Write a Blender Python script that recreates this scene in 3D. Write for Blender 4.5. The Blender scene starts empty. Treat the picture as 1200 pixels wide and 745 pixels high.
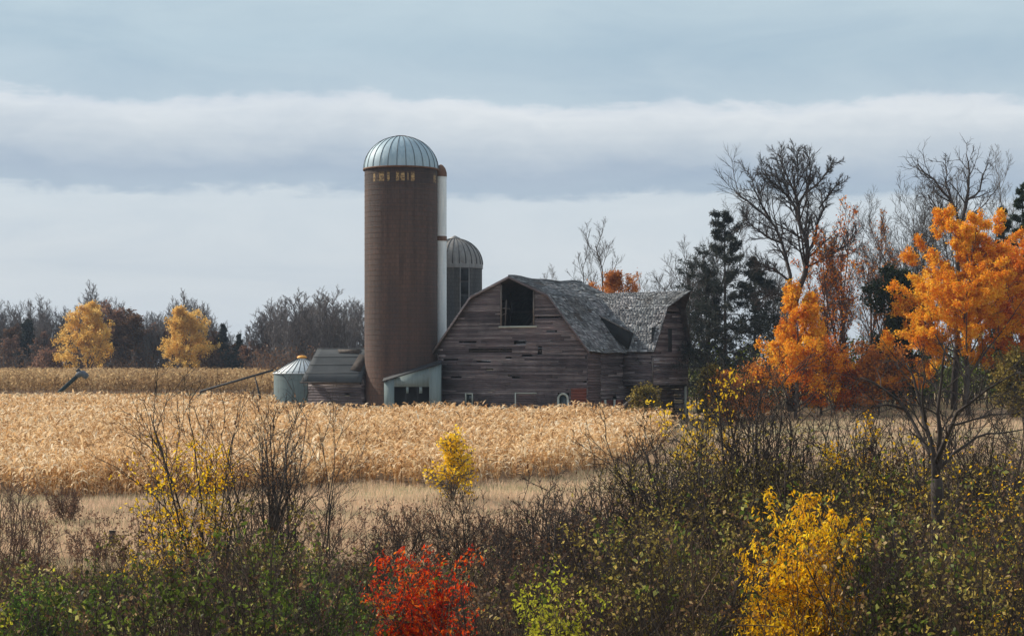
import bpy, math
import numpy as np
from math import radians as R_

sc = bpy.context.scene
col = sc.collection

# ------------------------------------------------------------------ camera, sky, sun, exposure
CAMZ = 6.0
F = 2115.0                                    # focal length in photo pixels (photo 1200 wide)
cam = bpy.data.objects.new('camera', bpy.data.cameras.new('camera'))
col.objects.link(cam); sc.camera = cam
cam.location = (0, 0, CAMZ); cam.rotation_euler = (R_(90), 0, 0)
cam.data.sensor_width = 36; cam.data.lens = 36 * F / 1200
cam.data.shift_y = 52.5 / 1200
cam.data.clip_start = 0.5; cam.data.clip_end = 6000

SUN_AZ = R_(-64)          # azimuth from +Y, negative is left (west)
SUN_EL = R_(36)
sun = bpy.data.objects.new('sun', bpy.data.lights.new('sun', 'SUN'))
col.objects.link(sun)
sun.data.energy = 5.0; sun.data.angle = R_(0.6); sun.data.color = (1, .9, .76)
sun.rotation_euler = (R_(90) - SUN_EL, 0, math.pi - SUN_AZ)

sc.view_settings.view_transform = 'Standard'; sc.view_settings.look = 'None'
sc.view_settings.gamma = 1; sc.view_settings.exposure = .1
sc.cycles.max_bounces = 7; sc.cycles.diffuse_bounces = 3; sc.cycles.transmission_bounces = 3
sc.cycles.transparent_max_bounces = 4; sc.cycles.glossy_bounces = 2
sc.cycles.use_denoising = True
sc.cycles.sample_clamp_indirect = 3; sc.cycles.sample_clamp_direct = 12
sc.cycles.use_persistent_data = False


def lin(r, g, b):
    def f(c):
        c /= 255.0
        return c / 12.92 if c <= .04045 else ((c + .055) / 1.055) ** 2.4
    return (f(r), f(g), f(b), 1)


class NT:
    """tiny node helper"""
    def __init__(s, tree): s.t = tree; s.n = tree.nodes; s.l = tree.links; s.n.clear()
    def new(s, typ, **kw):
        n = s.n.new(typ)
        for k, v in kw.items(): setattr(n, k, v)
        return n
    def link(s, a, b): s.l.new(a, b)
    def set(s, sock, v):
        if hasattr(v, 'is_linked') or isinstance(v, bpy.types.NodeSocket): s.l.new(v, sock)
        else: sock.default_value = v
    def math(s, op, a, b=0.0, c=None):
        n = s.new('ShaderNodeMath', operation=op)
        s.set(n.inputs[0], a); s.set(n.inputs[1], b)
        if c is not None: s.set(n.inputs[2], c)
        return n.outputs[0]
    def noise(s, vec, scale, detail=3, rough=.55, dist=0):
        n = s.new('ShaderNodeTexNoise')
        if vec is not None: s.l.new(vec, n.inputs['Vector'])
        n.inputs['Scale'].default_value = scale; n.inputs['Detail'].default_value = detail
        n.inputs['Roughness'].default_value = rough; n.inputs['Distortion'].default_value = dist
        return n.outputs['Fac']
    def ramp(s, fac, stops, interp='LINEAR'):
        n = s.new('ShaderNodeValToRGB'); cr = n.color_ramp; cr.interpolation = interp
        while len(cr.elements) < len(stops): cr.elements.new(.5)
        for e, (p, c) in zip(cr.elements, stops):
            e.position = p; e.color = c if len(c) == 4 else (*c, 1)
        s.set(n.inputs[0], fac)
        return n.outputs[0]
    def mix(s, fac, a, b, mode='MIX'):
        n = s.new('ShaderNodeMix', data_type='RGBA', blend_type=mode)
        s.set(n.inputs[0], fac); s.set(n.inputs[6], a); s.set(n.inputs[7], b)
        return n.outputs[2]
    def mapping(s, vec, scale, loc=(0, 0, 0)):
        n = s.new('ShaderNodeMapping'); s.l.new(vec, n.inputs[0])
        n.inputs['Scale'].default_value = scale; n.inputs['Location'].default_value = loc
        return n.outputs[0]


w = bpy.data.worlds.new('World'); sc.world = w; w.use_nodes = True
N = NT(w.node_tree)
out = N.new('ShaderNodeOutputWorld')
sky = N.new('ShaderNodeTexSky', sky_type='NISHITA')
sky.sun_disc = False; sky.sun_elevation = SUN_EL; sky.sun_rotation = SUN_AZ
b1 = N.new('ShaderNodeBackground'); b1.inputs[1].default_value = .09; N.link(sky.outputs[0], b1.inputs[0])
tc = N.new('ShaderNodeTexCoord')
sep = N.new('ShaderNodeSeparateXYZ'); N.link(tc.outputs['Generated'], sep.inputs[0])
X, Y, Z = sep.outputs
h = N.math('SQRT', N.math('ADD', N.math('MULTIPLY', X, X), N.math('MULTIPLY', Y, Y)))
el = N.math('DIVIDE', Z, N.math('MAXIMUM', h, .001))
az = N.math('ARCTAN2', X, Y)
comb = N.new('ShaderNodeCombineXYZ'); N.link(az, comb.inputs[0]); N.link(el, comb.inputs[1])
v1 = N.mapping(comb.outputs[0], (9, 20, 1), (3.3, .4, 0))
n1 = N.noise(v1, 1.0, 2, .5, .2)
v2 = N.mapping(comb.outputs[0], (4, 90, 1), (1.3, 0, 0))
n2 = N.noise(v2, 1.0, 6, .6)
v3 = N.mapping(comb.outputs[0], (7, 26, 1), (8, 2, 0))
n3 = N.noise(v3, 1.0, 6, .6, .6)
v4 = N.mapping(comb.outputs[0], (42, 95, 1), (5, 1, 0))
n4 = N.noise(v4, 1.0, 7, .62, .4)
d1 = N.math('MULTIPLY', N.math('SUBTRACT', n1, .5), .022)
d2 = N.math('MULTIPLY', N.math('SUBTRACT', n2, .5), .010)
d4 = N.math('MULTIPLY', N.math('SUBTRACT', n4, .5), .015)
e2 = N.math('ADD', N.math('ADD', el, d1), N.math('ADD', N.math('ADD', d2, d4), N.math('MULTIPLY', az, .012)))
fac = N.math('MULTIPLY', e2, 2.5)             # 0.2 -> .5
S = lambda y: (425 - y) / 2115 * 2.5
clouds = N.ramp(fac, [
    (0.0, lin(190, 200, 210)),
    (S(310), lin(203, 211, 218)),
    (S(234), lin(201, 211, 219)),
    (S(224), lin(170, 186, 202)),
    (S(206), lin(168, 183, 200)),
    (S(180), lin(187, 198, 209)),
    (S(152), lin(204, 212, 219)),
    (S(134), lin(217, 223, 228)),
    (S(126), lin(212, 219, 226)),
    (S(117), lin(183, 200, 212)),
    (S(60), lin(176, 196, 209)),
    (S(0), lin(187, 205, 215)),
    (1.0, lin(200, 211, 219))])
soft = N.ramp(n3, [(.28, (.90, .925, .955)), (.5, (1, 1, 1)), (.72, (1.07, 1.055, 1.04))])
clouds = N.mix(1.0, clouds, soft, 'MULTIPLY')
b2 = N.new('ShaderNodeBackground'); N.link(clouds, b2.inputs[0]); b2.inputs[1].default_value = 1.0
mx = N.new('ShaderNodeMixShader'); mx.inputs[0].default_value = .93
N.link(b1.outputs[0], mx.inputs[1]); N.link(b2.outputs[0], mx.inputs[2]); N.link(mx.outputs[0], out.inputs[0])

# ------------------------------------------------------------------ layout helpers


def W(px, py, d):
    """photo pixel at distance d -> world"""
    return np.array([(px - 600) / F * d, d, CAMZ + (425 - py) / F * d])


def _ss(a, b, x):
    t = np.clip((x - a) / (b - a), 0, 1); return t * t * (3 - 2 * t)


_C = ([-50, 6, 20, 60, 80, 110, 150, 190, 300, 700, 3000], [4.3, 4.3, -.1, 0, 0, .38, .9, 2.0, 3.0, 3.4, 3.4])
_L = ([-50, 6, 20, 60, 80, 110, 150, 166, 178, 190, 300, 700, 3000], [4.3, 4.3, -.1, 0, 0, .4, 1.1, 1.4, 1.6, 2.8, 3.0, 3.4, 3.4])
_R = ([-50, 6, 20, 60, 80, 130, 160, 200, 300, 700, 3000], [4.3, 4.3, -.1, 0.1, .3, 1.45, 2.0, 2.4, 3.0, 3.4, 3.4])


def gz(x, y):
    x = np.asarray(x, float); y = np.asarray(y, float)
    c = np.interp(y, *_C); l = np.interp(y, *_L); r = np.interp(y, *_R)
    wl = _ss(-14, -32, x) if False else _ss(14, 32, -x); wr = _ss(14, 30, x)
    z = c * (1 - wl - wr) + l * wl + r * wr
    return z + .07 * np.sin(x * .31 + y * .13) * np.sin(y * .23 - x * .07) * (y > 22)


def on(x, y): return np.array([x, y, float(gz(x, y))])


# ------------------------------------------------------------------ mesh builder
class MB:
    def __init__(s): s.v = []; s.q = []; s.t = []; s.qm = []; s.tm = []; s.n = 0; s.uv = None
    def add(s, verts, quads=None, tris=None, m=0):
        verts = np.asarray(verts, float).reshape(-1, 3)
        s.v.append(verts)
        if quads is not None and len(quads):
            q = np.asarray(quads, int).reshape(-1, 4) + s.n; s.q.append(q); s.qm.append(np.full(len(q), m))
        if tris is not None and len(tris):
            t = np.asarray(tris, int).reshape(-1, 3) + s.n; s.t.append(t); s.tm.append(np.full(len(t), m))
        s.n += len(verts)
        return s
    def build(s, name, mats, parent=None, smooth=False):
        me = bpy.data.meshes.new(name)
        V = np.concatenate(s.v) if s.v else np.zeros((0, 3))
        Q = np.concatenate(s.q) if s.q else np.zeros((0, 4), int)
        T = np.concatenate(s.t) if s.t else np.zeros((0, 3), int)
        me.vertices.add(len(V)); me.vertices.foreach_set('co', V.astype(np.float32).ravel())
        me.loops.add(Q.size + T.size)
        me.loops.foreach_set('vertex_index', np.concatenate([Q.ravel(), T.ravel()]).astype(np.int32))
        me.polygons.add(len(Q) + len(T))
        st = np.concatenate([np.arange(len(Q)) * 4, Q.size + np.arange(len(T)) * 3])
        me.polygons.foreach_set('loop_start', st.astype(np.int32))
        mi = np.concatenate([np.concatenate(s.qm) if s.qm else [], np.concatenate(s.tm) if s.tm else []])
        if not isinstance(mats, (list, tuple)): mats = [mats]
        for m in mats: me.materials.append(m)
        me.polygons.foreach_set('material_index', mi.astype(np.int32))
        me.update(calc_edges=True)
        if smooth: me.shade_smooth()
        o = bpy.data.objects.new(name, me); col.objects.link(o)
        if parent is not None: o.parent = parent
        return o


BOXQ = [(0, 1, 3, 2), (4, 6, 7, 5), (0, 4, 5, 1), (2, 3, 7, 6), (0, 2, 6, 4), (1, 5, 7, 3)]


def box(mb, x0, x1, y0, y1, z0, z1, m=0):
    mb.add([(x, y, z) for x in (x0, x1) for y in (y0, y1) for z in (z0, z1)], BOXQ, m=m)


def slab(mb, pts, off, m=0):
    """polygon (quad) extruded by vector off"""
    p = np.array(pts, float); q = p + np.array(off)
    n = len(p)
    v = np.concatenate([p, q])
    quads = [(i, (i + 1) % n, n + (i + 1) % n, n + i) for i in range(n)]
    tris = []
    if n == 4: quads += [(3, 2, 1, 0), (4, 5, 6, 7)]
    else: tris = [(0, i + 1, i) for i in range(1, n - 1)] + [(n, n + i, n + i + 1) for i in range(1, n - 1)]
    mb.add(v, quads, tris, m=m)


def tubes(mb, P, Rd, sides=4, m=0):
    """P (N,K,3) Rd (N,K)"""
    P = np.asarray(P, float); Rd = np.asarray(Rd, float)
    if P.ndim == 2: P = P[None]; Rd = Rd[None]
    n, k, _ = P.shape
    T = np.gradient(P, axis=1); T /= np.linalg.norm(T, axis=2, keepdims=True) + 1e-9
    ref = np.where(np.abs(T[:, :1, 2:]) > .9, np.array([1., .2, 0]), np.array([0, 0, 1.]))
    ref = np.broadcast_to(ref, T.shape)
    A = np.cross(T, ref); A /= np.linalg.norm(A, axis=2, keepdims=True) + 1e-9
    B = np.cross(T, A)
    a = np.arange(sides) * 2 * np.pi / sides
    ring = P[:, :, None] + Rd[:, :, None, None] * (A[:, :, None] * np.cos(a)[None, None, :, None] + B[:, :, None] * np.sin(a)[None, None, :, None])
    base = (np.arange(n) * k * sides)[:, None, None] + (np.arange(k - 1) * sides)[None, :, None]
    i = np.arange(sides)[None, None]; j = (np.arange(sides) + 1) % sides; j = j[None, None]
    q = np.stack([base + i, base + j, base + sides + j, base + sides + i], -1).reshape(-1, 4)
    mb.add(ring.reshape(-1, 3), q, m=m)
    if sides >= 4 and n < 40:                                   # end caps as fans
        for b in range(n):
            for kk, flip in ((0, 1), (k - 1, 0)):
                o = (b * k + kk) * sides
                tr = [(o, o + x, o + x + 1) if not flip else (o, o + x + 1, o + x) for x in range(1, sides - 1)]
                mb.t.append(np.array(tr) + mb.n - n * k * sides); mb.tm.append(np.full(len(tr), m))


def unit(v): return v / (np.linalg.norm(v, axis=-1, keepdims=True) + 1e-9)


def march(rng, P0, D, L, r0, k, wig, up, tip=.45, jit=None):
    n = len(P0); P = np.zeros((n, k, 3)); P[:, 0] = P0; d = D.copy()
    for i in range(1, k):
        d = unit(d + rng.normal(0, wig, (n, 3)) + np.array([0, 0, up]))
        P[:, i] = P[:, i - 1] + d * (L / (k - 1))[:, None]
    Rr = r0[:, None] * np.linspace(1, tip, k)[None]
    return P, Rr


def resample(pts, k):
    pts = np.asarray(pts, float); s = np.r_[0, np.cumsum(np.linalg.norm(np.diff(pts, axis=0), axis=1))]
    t = np.linspace(0, s[-1], k)
    return np.stack([np.interp(t, s, pts[:, i]) for i in range(3)], 1)


def children(rng, P, Rr, n, t0=.3, t1=1., ang=45, angv=12, lr=.5, fall=.3, k=4, wig=.12, up=.06, rr=.55, minr=.012, tip=.4, lv=.25, bell=False):
    Np, K, _ = P.shape
    Lp = np.linalg.norm(np.diff(P, axis=1), axis=2).sum(1)
    t = t0 + (t1 - t0) * (np.arange(n)[None] + rng.random((Np, n))) / n
    f = t * (K - 1); i = np.minimum(f.astype(int), K - 2); fr = (f - i)[..., None]
    ix = np.arange(Np)[:, None]
    pos = P[ix, i] * (1 - fr) + P[ix, i + 1] * fr
    T = unit(P[ix, i + 1] - P[ix, i])
    rad = Rr[ix, i] * (1 - fr[..., 0]) + Rr[ix, i + 1] * fr[..., 0]
    ref = np.where(np.abs(T[..., 2:]) > .9, np.array([1., .3, 0]), np.array([0, 0, 1.]))
    A = unit(np.cross(T, ref)); B = np.cross(T, A)
    phi = np.arange(n)[None] * 2.4 + rng.random((Np, 1)) * 6.28 + rng.normal(0, .4, (Np, n))
    a = np.radians(ang + rng.normal(0, angv, (Np, n)))
    D = T * np.cos(a)[..., None] + (A * np.cos(phi)[..., None] + B * np.sin(phi)[..., None]) * np.sin(a)[..., None]
    sh = np.sin(np.pi * np.clip((t - t0) / (t1 - t0) * .8 + .15, 0, 1)) if bell else (1 - fall * t)
    L = Lp[:, None] * lr * sh * rng.uniform(1 - lv, 1 + lv, (Np, n))
    r0 = np.maximum(rad * rr, minr)
    return march(rng, pos.reshape(-1, 3), D.reshape(-1, 3), L.ravel(), r0.ravel(), k, wig, up, tip)


def leafset(mb, rng, P, count, size, width=.55, spread=.1, upb=.3, m=0, sv=.3, t0=0., droop=0.):
    """scatter 'count' leaves along the polylines P"""
    n, k, _ = P.shape
    b = rng.integers(0, n, count); f = (t0 + (1 - t0) * rng.random(count)) * (k - 1); i = np.minimum(f.astype(int), k - 2); fr = (f - i)[:, None]
    pos = P[b, i] * (1 - fr) + P[b, i + 1] * fr + rng.normal(0, spread, (count, 3))
    leaves(mb, rng, pos, size, width, upb, m, sv, droop)


def leaves(mb, rng, pos, size, width=.55, upb=.3, m=0, sv=.3, droop=0.):
    c = len(pos)
    nrm = unit(rng.normal(0, 1, (c, 3)) + np.array([0, 0, upb * 2]))
    a = rng.normal(0, 1, (c, 3)) + np.array([0, 0, -droop * 2]); a = unit(a - (a * nrm).sum(1, keepdims=True) * nrm)
    bb = np.cross(nrm, a)
    s = (size * rng.uniform(1 - sv, 1 + sv, c))[:, None]
    fold = nrm * s * rng.uniform(.0, .18, c)[:, None]
    v = np.stack([pos, pos + a * s * .45 + bb * s * width * .5 + fold, pos + a * s, pos + a * s * .45 - bb * s * width * .5 + fold], 1)
    # two triangles meeting at the midrib would double the cost; one bent quad reads the same
    mb.add(v.reshape(-1, 3), np.arange(c * 4).reshape(-1, 4), m=m)


# ------------------------------------------------------------------ materials
def mat(name):
    m = bpy.data.materials.new(name); m.use_nodes = True
    return m, NT(m.node_tree)


def leaf_mat(name, cols, trans=.5, rough=.5, nscale=.6, gloss=.012, stretch=(1, 1, 1), wn=.5):
    """cols: 3-5 linear colours mixed per leaf and in clumps"""
    m, n = mat(name)
    o = n.new('ShaderNodeOutputMaterial')
    g = n.new('ShaderNodeNewGeometry'); tc = n.new('ShaderNodeTexCoord')
    f = n.noise(n.mapping(tc.outputs['Object'], stretch), nscale, 3, .6)
    f = n.math('ADD', n.math('MULTIPLY', n.math('SUBTRACT', f, .5), 2.2), .5)
    f = n.math('ADD', n.math('MULTIPLY', f, wn), n.math('MULTIPLY', g.outputs['Random Per Island'], 1 - wn))
    k = len(cols)
    c = n.ramp(f, [(.15 + .7 * i / (k - 1), q) for i, q in enumerate(cols)])
    d = n.new('ShaderNodeBsdfDiffuse'); t = n.new('ShaderNodeBsdfTranslucent')
    n.link(c, d.inputs[0]); n.link(c, t.inputs[0])
    x = n.new('ShaderNodeMixShader'); x.inputs[0].default_value = trans
    n.link(d.outputs[0], x.inputs[1]); n.link(t.outputs[0], x.inputs[2])
    gl = n.new('ShaderNodeBsdfGlossy'); gl.inputs['Roughness'].default_value = rough
    y = n.new('ShaderNodeMixShader'); y.inputs[0].default_value = gloss
    n.link(x.outputs[0], y.inputs[1]); n.link(gl.outputs[0], y.inputs[2])
    n.link(y.outputs[0], o.inputs[0])
    return m


def pbr(n, color, rough=.7, metal=0., bump=None, bstr=.3, bdist=.02):
    o = n.new('ShaderNodeOutputMaterial'); p = n.new('ShaderNodeBsdfPrincipled')
    n.set(p.inputs['Base Color'], color); n.set(p.inputs['Roughness'], rough); n.set(p.inputs['Metallic'], metal)
    if bump is not None:
        b = n.new('ShaderNodeBump'); b.inputs['Strength'].default_value = bstr; b.inputs['Distance'].default_value = bdist
        n.link(bump, b.inputs['Height']); n.link(b.outputs[0], p.inputs['Normal'])
    n.link(p.outputs[0], o.inputs[0])


def bark_mat(name, c0, c1, scale=3):
    m, n = mat(name); tc = n.new('ShaderNodeTexCoord')
    f = n.noise(n.mapping(tc.outputs['Object'], (1, 1, .3)), scale, 4, .65)
    pbr(n, n.ramp(f, [(.3, c0), (.7, c1)]), .9)
    return m


BARK = bark_mat('bark_grey_brown', (.035, .028, .025), (.11, .09, .078))
BARK_D = bark_mat('bark_dark', (.018, .014, .013), (.06, .046, .04))
BARK_G = bark_mat('bark_pale_grey', (.07, .06, .055), (.19, .165, .15))
BARK_K = bark_mat('brush_stem_dark', (.012, .008, .007), (.042, .028, .023))
BARK_B = bark_mat('twig_warm_brown', (.07, .042, .028), (.17, .11, .075))
BARK_R = bark_mat('twig_reddish', (.055, .03, .025), (.15, .085, .065))
BARK_F = bark_mat('twig_far', (.075, .066, .068), (.19, .165, .16))

L_ORANGE = leaf_mat('leaf_orange', [(.62, .13, .008), (.84, .31, .015), (.93, .49, .03), (.97, .68, .09)], .5, nscale=.35)
L_ORED = leaf_mat('leaf_orange_red', [(.42, .07, .012), (.68, .16, .015), (.84, .30, .025), (.9, .45, .05)], .5, nscale=.4)
L_RUST = leaf_mat('leaf_rust', [(.32, .10, .03), (.5, .18, .035), (.66, .28, .05)], .5)
L_GOLD = leaf_mat('leaf_gold', [(.62, .34, .07), (.82, .53, .14), (.93, .70, .28)], .5, nscale=.5)
L_YEL = leaf_mat('leaf_yellow', [(.50, .30, .02), (.90, .44, .008), (.96, .60, .012), (.98, .76, .05)], .55, nscale=1.6, wn=.4)
L_YEL2 = leaf_mat('leaf_yellow_soft', [(.75, .42, .015), (.9, .58, .02), (.95, .70, .06)], .55, nscale=1.2)
L_RED = leaf_mat('leaf_red', [(.16, .02, .012), (.50, .018, .006), (.76, .05, .008), (.84, .13, .01), (.82, .28, .03)], .5, nscale=1.8, wn=.4)
L_LIME = leaf_mat('leaf_lime', [(.28, .32, .03), (.5, .5, .04), (.68, .6, .06)], .55, nscale=1.5)
L_GREEN = leaf_mat('leaf_green', [(.025, .045, .012), (.05, .09, .02), (.10, .19, .03), (.2, .34, .05)], .45, nscale=1.2)
L_OLIVE = leaf_mat('leaf_olive', [(.045, .032, .012), (.11, .08, .02), (.20, .155, .035), (.36, .28, .065), (.74, .56, .16)], .5, nscale=.5, wn=.45)
L_THICK = leaf_mat('leaf_thicket', [(.03, .035, .01), (.05, .07, .014), (.09, .13, .02), (.16, .21, .035), (.60, .56, .18)], .5, nscale=.5, wn=.45)
L_THICKB = leaf_mat('leaf_thicket_brown', [(.035, .018, .013), (.08, .04, .026), (.14, .075, .042), (.28, .17, .085), (.64, .47, .25)], .5, nscale=.5, wn=.45)
L_DKGREEN = leaf_mat('leaf_evergreen', [(.016, .028, .017), (.028, .045, .022), (.05, .07, .03)], .15, nscale=.8)
L_SPRUCE = leaf_mat('needle_dark', [(.026, .032, .030), (.042, .050, .044), (.07, .075, .062)], .15, nscale=.8)
L_BROWN = leaf_mat('leaf_brown', [(.09, .045, .03), (.16, .085, .05), (.26, .16, .09)], .4)
L_RUSSET = leaf_mat('leaf_russet_dull', [(.16, .09, .075), (.27, .15, .11), (.4, .23, .14)], .4)
CORN = leaf_mat('corn_leaf', [(.24, .125, .05), (.56, .325, .14), (.80, .53, .27), (.93, .71, .43), (.97, .86, .66)], .42, nscale=.15, gloss=.02, wn=.32)
CORN2 = leaf_mat('corn_leaf_far', [(.20, .12, .06), (.46, .30, .15), (.76, .56, .31)], .42, nscale=.12, wn=.35)
GRASS = leaf_mat('dry_grass', [(.34, .21, .15), (.34, .33, .19), (.82, .60, .42), (.60, .42, .30), (.30, .30, .18), (.74, .55, .39)], .45, nscale=.35, stretch=(.10, .5, 1), wn=.8)
WEED = leaf_mat('dry_weed', [(.10, .05, .04), (.20, .11, .07), (.34, .21, .13)], .35, nscale=.4)

# ground
GROUND, n = mat('ground_field')
tc = n.new('ShaderNodeTexCoord')
mp = n.mapping(tc.outputs['Object'], (.05, .16, .1))
f1 = n.noise(mp, 1.0, 4, .6); f2 = n.noise(tc.outputs['Object'], 3.0, 4, .7)
c1 = n.ramp(f1, [(.32, (.26, .18, .12)), (.45, (.38, .29, .18)), (.55, (.24, .24, .12)), (.68, (.42, .32, .21))])
c2 = n.ramp(f2, [(.3, (.55, .55, .55)), (.7, (1.25, 1.25, 1.25))])
pbr(n, n.mix(1, c1, c2, 'MULTIPLY'), .95, bump=f2, bstr=.6, bdist=.1)

DIRT, n = mat('corn_floor')
tc = n.new('ShaderNodeTexCoord'); f2 = n.noise(tc.outputs['Object'], 4.0, 4, .7)
pbr(n, n.ramp(f2, [(.3, (.10, .07, .045)), (.7, (.28, .2, .12))]), .95)

# silo staves: object-space cylinder mapped by angle and height
def silo_mat(name, base0, base1, joint, top, stain=True, zr=22.5):
    m, n = mat(name); tc = n.new('ShaderNodeTexCoord')
    s = n.new('ShaderNodeSeparateXYZ'); n.link(tc.outputs['Object'], s.inputs[0])
    a = n.math('MULTIPLY', n.math('ARCTAN2', s.outputs[0], s.outputs[1]), 3.1)
    cb = n.new('ShaderNodeCombineXYZ'); n.link(a, cb.inputs[0]); n.link(s.outputs[2], cb.inputs[1])
    br = n.new('ShaderNodeTexBrick'); n.link(cb.outputs[0], br.inputs[0])
    br.inputs['Scale'].default_value = 1; br.inputs['Brick Width'].default_value = .4; br.inputs['Row Height'].default_value = .36
    br.inputs['Mortar Size'].default_value = .028; br.inputs['Color1'].default_value = base0; br.inputs['Color2'].default_value = base1
    br.inputs['Mortar'].default_value = joint; br.inputs['Bias'].default_value = 0
    st = n.noise(n.mapping(cb.outputs[0], (2.2, .12, 1)), 1.0, 4, .65)
    c = n.mix(1, br.outputs['Color'], n.ramp(st, [(.28, (.58, .57, .60)), (.5, (1, 1, 1)), (.72, (1.35, 1.28, 1.22))]), 'MULTIPLY')
    big = n.noise(n.mapping(cb.outputs[0], (.25, .12, 1)), 1.0, 3, .6)
    c = n.mix(1, c, n.ramp(big, [(.3, (.72, .76, .84)), (.7, (1.25, 1.12, 1.0))]), 'MULTIPLY')
    if stain:
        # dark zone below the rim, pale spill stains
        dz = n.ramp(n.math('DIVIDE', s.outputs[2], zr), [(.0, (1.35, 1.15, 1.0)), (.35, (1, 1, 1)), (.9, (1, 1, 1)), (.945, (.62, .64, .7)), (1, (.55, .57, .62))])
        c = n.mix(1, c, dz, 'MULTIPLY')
        pn = n.noise(n.mapping(cb.outputs[0], (1.9, .02, 1), (.7, 0, 0)), 1.0, 1, .5)
        pm = n.ramp(pn, [(.55, (0, 0, 0)), (.60, (1, 1, 1))])
        za = n.ramp(n.math('DIVIDE', s.outputs[2], zr), [(.938, (0, 0, 0)), (.944, (1, 1, 1)), (.968, (1, 1, 1)), (.978, (0, 0, 0))])
        pf = n.math('MULTIPLY', n.math('MULTIPLY', pm, za), n.ramp(n.noise(cb.outputs[0], 6, 3), [(.35, (0, 0, 0)), (.6, (.9, .9, .9))]))
        c = n.mix(pf, c, (.50, .34, .15, 1))
    pbr(n, c, .85, bump=br.outputs['Fac'], bstr=.25, bdist=-.02)
    return m


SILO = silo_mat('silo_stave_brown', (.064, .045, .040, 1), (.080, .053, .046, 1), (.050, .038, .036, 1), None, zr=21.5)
SILO2 = silo_mat('silo_concrete_grey', (.055, .060, .066, 1), (.068, .073, .08, 1), (.04, .045, .05, 1), None, stain=False)


def metal_mat(name, c0, c1, rough=.45, metal=.55, streak=(3, 3, .3), rust=None):
    m, n = mat(name); tc = n.new('ShaderNodeTexCoord')
    f = n.noise(n.mapping(tc.outputs['Object'], streak), 1.5, 4, .65)
    c = n.ramp(f, [(.3, c0), (.7, c1)])
    if rust:
        rn = n.noise(tc.outputs['Object'], 1.4, 4, .7)
        c = n.mix(n.ramp(rn, [(.58, (0, 0, 0)), (.72, (.8, .8, .8))]), c, rust)
    pbr(n, c, rough, metal, bump=f, bstr=.1)
    return m


DOME = metal_mat('dome_galvanised_blue', (.24, .34, .41), (.34, .45, .52), .6, .1)
DOME2 = metal_mat('dome_old_zinc', (.15, .145, .142), (.24, .235, .23), .6, .2, rust=(.13, .10, .085, 1))
RUST = metal_mat('rusted_steel', (.10, .055, .04), (.19, .10, .06), .8, .2)
CHUTE = metal_mat('chute_white_metal', (.62, .69, .73), (.80, .85, .87), .5, .0)
BIN = metal_mat('bin_galvanised', (.12, .17, .185), (.17, .23, .245), .65, .1, streak=(5, 5, .2), rust=(.10, .10, .095, 1))
PANEL = metal_mat('panel_pale_blue', (.13, .18, .195), (.19, .25, .26), .8, .0, streak=(4, 4, .25), rust=(.10, .095, .085, 1))
DARKM = metal_mat('dark_steel', (.012, .014, .018), (.035, .04, .048), .75, .1)
BLUEM = metal_mat('blue_steel', (.008, .022, .03), (.02, .04, .052), .9, .0)
GREYM = metal_mat('hood_grey', (.06, .075, .10), (.10, .12, .155), .6, .1)
ORCAP = metal_mat('orange_cap', (.75, .30, .03), (.85, .42, .06), .6, .0)


def wood_mat(name, cols, patch=(.5, .45, .45)):
    m, n = mat(name); tc = n.new('ShaderNodeTexCoord'); g = n.new('ShaderNodeNewGeometry')
    gr = n.noise(n.mapping(tc.outputs['Object'], (.45, .45, 12)), 1.6, 6, .75)
    pt = n.noise(tc.outputs['Object'], .33, 4, .6)
    f = n.math('ADD', n.math('MULTIPLY', g.outputs['Random Per Island'], .30), n.math('MULTIPLY', gr, .78))
    k = len(cols)
    c = n.ramp(f, [(.22 + .62 * i / (k - 1), q) for i, q in enumerate(cols)])
    c = n.mix(1, c, n.ramp(pt, [(.3, (*patch, 1)), (.5, (1, 1, 1)), (.75, (1.25, 1.12, 1.1))]), 'MULTIPLY')
    pbr(n, c, .9, bump=gr, bstr=.4, bdist=.02)
    return m


BOARD = wood_mat('weathered_siding', [(.022, .019, .024), (.062, .052, .061), (.12, .10, .112), (.22, .195, .205), (.56, .52, .52)], (.40, .40, .43))
BOARD_R = wood_mat('faded_red_board', [(.09, .028, .02), (.17, .05, .035), (.24, .08, .055)], (.7, .7, .7))
BOARD_P = wood_mat('pinkish_board', [(.05, .038, .042), (.10, .075, .08), (.2, .155, .16)], (.7, .7, .7))
TRIMW = wood_mat('old_white_trim', [(.26, .29, .27), (.38, .42, .38), (.5, .53, .5)], (.8, .8, .8))
SHING = wood_mat('shingle_grey', [(.025, .027, .032), (.10, .108, .12), (.23, .245, .26), (.74, .77, .80)], (.36, .31, .27))
SHEDR = wood_mat('shed_roof_felt', [(.04, .047, .053), (.052, .06, .067), (.068, .076, .083)], (.7, .72, .76))
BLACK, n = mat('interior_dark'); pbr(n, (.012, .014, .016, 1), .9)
GLASS, n = mat('window_glass_dark'); pbr(n, (.02, .03, .035, 1), .25)
WATER, n = mat('pond_water')
tc = n.new('ShaderNodeTexCoord'); pbr(n, (.02, .03, .035, 1), .06, bump=n.noise(n.mapping(tc.outputs['Object'], (1, 3, 1)), 3, 3), bstr=.15)

# ------------------------------------------------------------------ tagging


def tag(o, label=None, cat=None, group=None, kind=None):
    if label: o['label'] = label
    if cat: o['category'] = cat
    if group: o['group'] = group
    if kind: o['kind'] = kind
    return o


def empty(name, loc, rz=0, label=None, cat=None, group=None):
    o = bpy.data.objects.new(name, None); col.objects.link(o); o.location = loc; o.rotation_euler = (0, 0, rz)
    o.empty_display_size = .5
    return tag(o, label, cat, group)


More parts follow.
